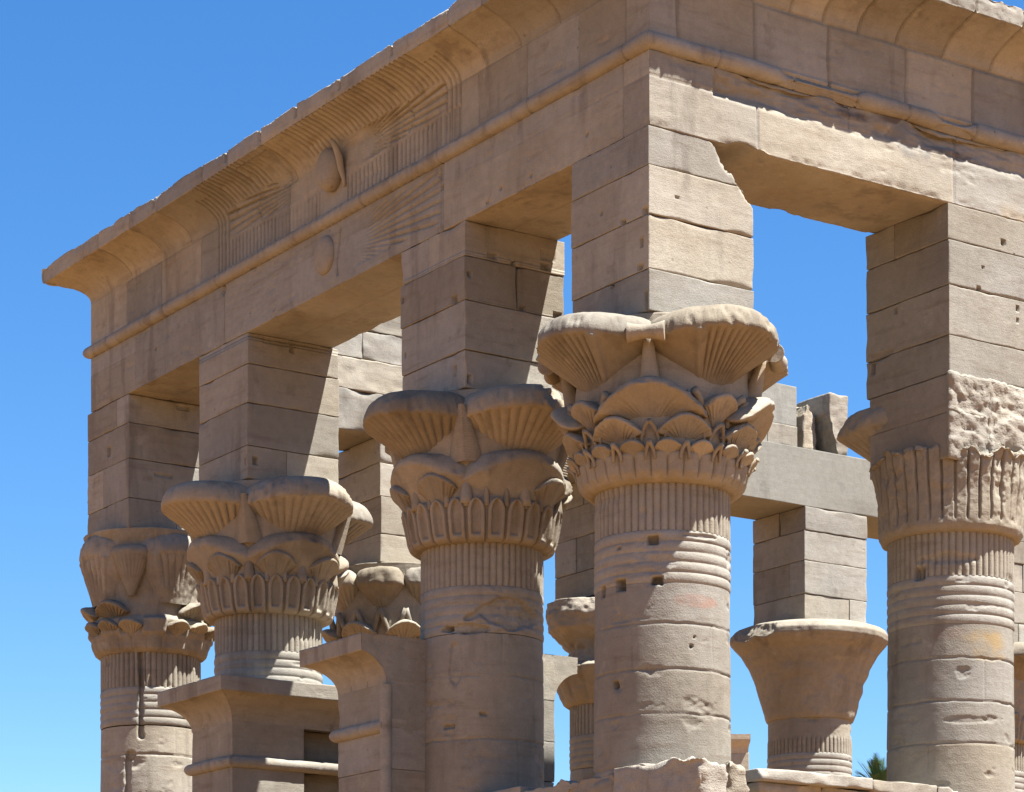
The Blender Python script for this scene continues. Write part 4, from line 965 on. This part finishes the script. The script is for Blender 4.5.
# ------------------------------------------------------------------ screen walls between the columns
def screen(label, lo, hi, axis, seed, top, jag, cornice=None):
    w = thing('screen_wall', label, 'wall', (0, 0, 0), 'screen walls between the columns')
    mb = MB(); zc = [-1.65, -.4, .7, 1.7, 2.6, 3.25, top]
    for k in range(len(zc) - 1):
        L = hi[axis] - lo[axis]; n = 2 + (k % 2); cuts = [lo[axis] + L * q / n for q in range(n + 1)]
        for q in range(n):
            a = list(lo); b = list(hi); a[axis] = cuts[q] + .004; b[axis] = cuts[q + 1] - .004
            tp = Z(zc[k + 1]) - .003; lastk = k == len(zc) - 2
            ch = [((cuts[q] + .4, lo[1] + .2, tp - jag), (0.1 * (q - 1), 0, 1), jag * 1.6)] if (lastk and jag) else ()
            block(mb, (a[0], a[1], Z(zc[k]) + .003), (b[0], b[1], tp), .05 if lastk else .2, .014, 1.2, .010, seed + k * 5 + q, chips=ch)
    mb.build('wall_block', M_ST, w)
    if cornice:
        mb = MB(); cornice(mb); mb.build('wall_coping', M_ST, w)
    return w
screen('shaded screen wall between the gouged facade column and the near corner column', (.15, .3, 0), (1.0, 4.05, 0), 1, 400, 3.84, .05)
def cop(mb):
    # broken coping of the sunny wall
    y1 = .9
    for q, (x0, x1, ch) in enumerate(((1.28, 2.95, [((1.3, -.4, Z(3.76)), (-.5, -.6, .6), .05)]), (2.96, 4.0, []), (4.01, 4.75, [((4.4, -.3, Z(3.72)), (.4, -.5, .7), .10)]))):
        block(mb, (x0, -.42 + .02 * q, Z(3.66 - .015 * q)), (x1, y1, Z(3.80 - .012 * q)), .03, .02, 1.8, .018, 441 + q, chips=ch)
    block(mb, (1.30, -.34, Z(3.53)), (2.3, .7, Z(3.655)), .03, .03, 2, .025, 444, chips=[((1.9, -.32, Z(3.6)), (.2, -1, -.3), .06)])
    block(mb, (2.31, -.36, Z(3.52)), (3.3, .7, Z(3.65)), .03, .03, 2, .025, 445, chips=[((2.9, -.34, Z(3.6)), (-.2, -1, -.3), .06)])
    block(mb, (3.31, -.33, Z(3.50)), (4.75, .7, Z(3.625)), .03, .03, 2, .025, 446)
screen('sunlit screen wall with a broken coping, running from the corner column toward the right edge', (1.25, -.10, 0), (4.75, .8, 0), 0, 430, 3.50, 0, cop)
screen('screen wall past the rightmost column, out of view to the right', (5.8, -.30, 0), (9.3, .8, 0), 0, 460, 3.7, 0)
mb = MB()
block(mb, (-.10, -1.04, Z(2.9)), (.36, .55, Z(3.80)), .03, .03, 2, .03, 471, chips=[((.2, -.6, Z(3.74)), (.1, -.1, 1), .09), ((.30, -1.0, Z(3.5)), (1, -.6, .1), .12)])
block(mb, (-.08, .56, Z(2.9)), (.36, 1.5, Z(3.74)), .03, .03, 2, .03, 475, chips=[((.2, 1.2, Z(3.70)), (.1, .5, 1), .09)])
block(mb, (-.10, -1.02, 0), (.5, 1.5, Z(2.9) - .004), .2, .03, 1, .01, 472)
block(mb, (.365, -.95, Z(2.9)), (.80, .5, Z(3.74)), .03, .04, 2, .06, 473, chips=[((.6, -.8, Z(3.70)), (.3, -.3, 1), .12), ((.7, -.8, Z(3.5)), (1, -.6, .2), .12)])
block(mb, (.505, -.92, 0), (.95, .5, Z(2.9) - .004), .2, .03, 1, .01, 474)
o = mb.build('wall_stub', M_RGH); tag(o, 'broken rubble-faced wall stub wrapped round the base of the near corner column', 'wall stub')

# ------------------------------------------------------------------ far building and palm
vf = np.array([math.sin(TH), math.cos(TH)]); vr = np.array([math.cos(TH), -math.sin(TH)]); c0 = np.array(cam.location[:2])
def at(px, dep): return c0 + vf * dep + vr * ((px - 512) / F * dep)
p = at(700, 105); 
b = thing('stone_building', 'small pale stone building in the distance, just showing beside the near corner column', 'building', (p[0], p[1], 0))
mb = MB(); hz = EYE + (HY - 743.5) / F * 105; w2 = 45 / F * 105
for k in range(8): block(mb, (-w2, -2.5, k * (hz - .7) / 8 + .004), (w2 - .01 * k, 2.5, (k + 1) * (hz - .7) / 8), .8, .03, 1, .02, 900 + k)
w = mb.build('wall', M_FAR, b); w.rotation_euler = (0, 0, -TH)
mb = MB(); ring_cornice(mb, -w2, w2 - .1, -2.5, 2.5, (0, .3, .8, .8), [(0, hz - .72 - EYE), (.05, hz - .5 - EYE), (.25, hz - .25 - EYE), (.26, hz - EYE)], 5, .3, .1)
q = mb.build('cornice', M_FAR, b); q.rotation_euler = (0, 0, -TH)
mb = MB(); block(mb, (-.8, -2.62, 0), (.8, -2.49, 4.), .4, .02, 1, .01, 950, tint=-1); q = mb.build('door', M_BARK, b); q.rotation_euler = (0, 0, -TH)

DP = 62
p = at(880, DP); ht = EYE + (HY - 790) / F * DP
pt = thing('palm_tree', 'dark green palm whose leaf tips rise above the sunlit wall', 'tree', (p[0], p[1], 0))
mb = MB(); al = np.linspace(0, 2 * np.pi, 24, endpoint=False); zz = np.linspace(0, ht + .1, 120)
A_, Z_ = np.meshgrid(al, zz, indexing='ij'); R_ = .2 - .05 * Z_ / ht + .02 * ((Z_ * 6) % 1); V = np.stack([R_ * np.cos(A_), R_ * np.sin(A_), Z_], -1); mb.grid(V, cu=True); mb.build('trunk', M_BARK, pt)
mb = MB(); rs = random.Random(8)
for i in range(46):
    a = rs.uniform(0, 2 * math.pi); up = rs.uniform(.15, 1.45); L = rs.uniform(.75, 1.15)
    d0 = np.array([math.cos(a) * math.cos(up), math.sin(a) * math.cos(up), math.sin(up)])
    n = 16; t = np.linspace(0, 1, n); pts = np.array([0, 0, ht])[None] + d0[None] * (t * L)[:, None]; pts[:, 2] -= (t ** 2) * L * .45 * math.cos(up)
    sd_ = np.cross(d0, [0, 0, 1.]); sd_ /= np.linalg.norm(sd_)
    bar(mb, pts[0], pts[-1], .015, .004, 5, 3)
    for k in range(2, n):
        for s in (-1, 1):
            ln = .30 * math.sin(.25 + 2.6 * t[k]) * rs.uniform(.8, 1.1); q1 = pts[k]; tip = q1 + (sd_ * s * .6 + d0 * .8) * ln + np.array([0, 0, .02]); w = d0 * .018 + np.array([0, 0, .006])
            mb.add([q1 - w, q1 + w, tip, tip], [[0, 1, 2, 2]], rs.uniform(-1, 1))
mb.build('crown', M_LEAF, pt, smooth=False)
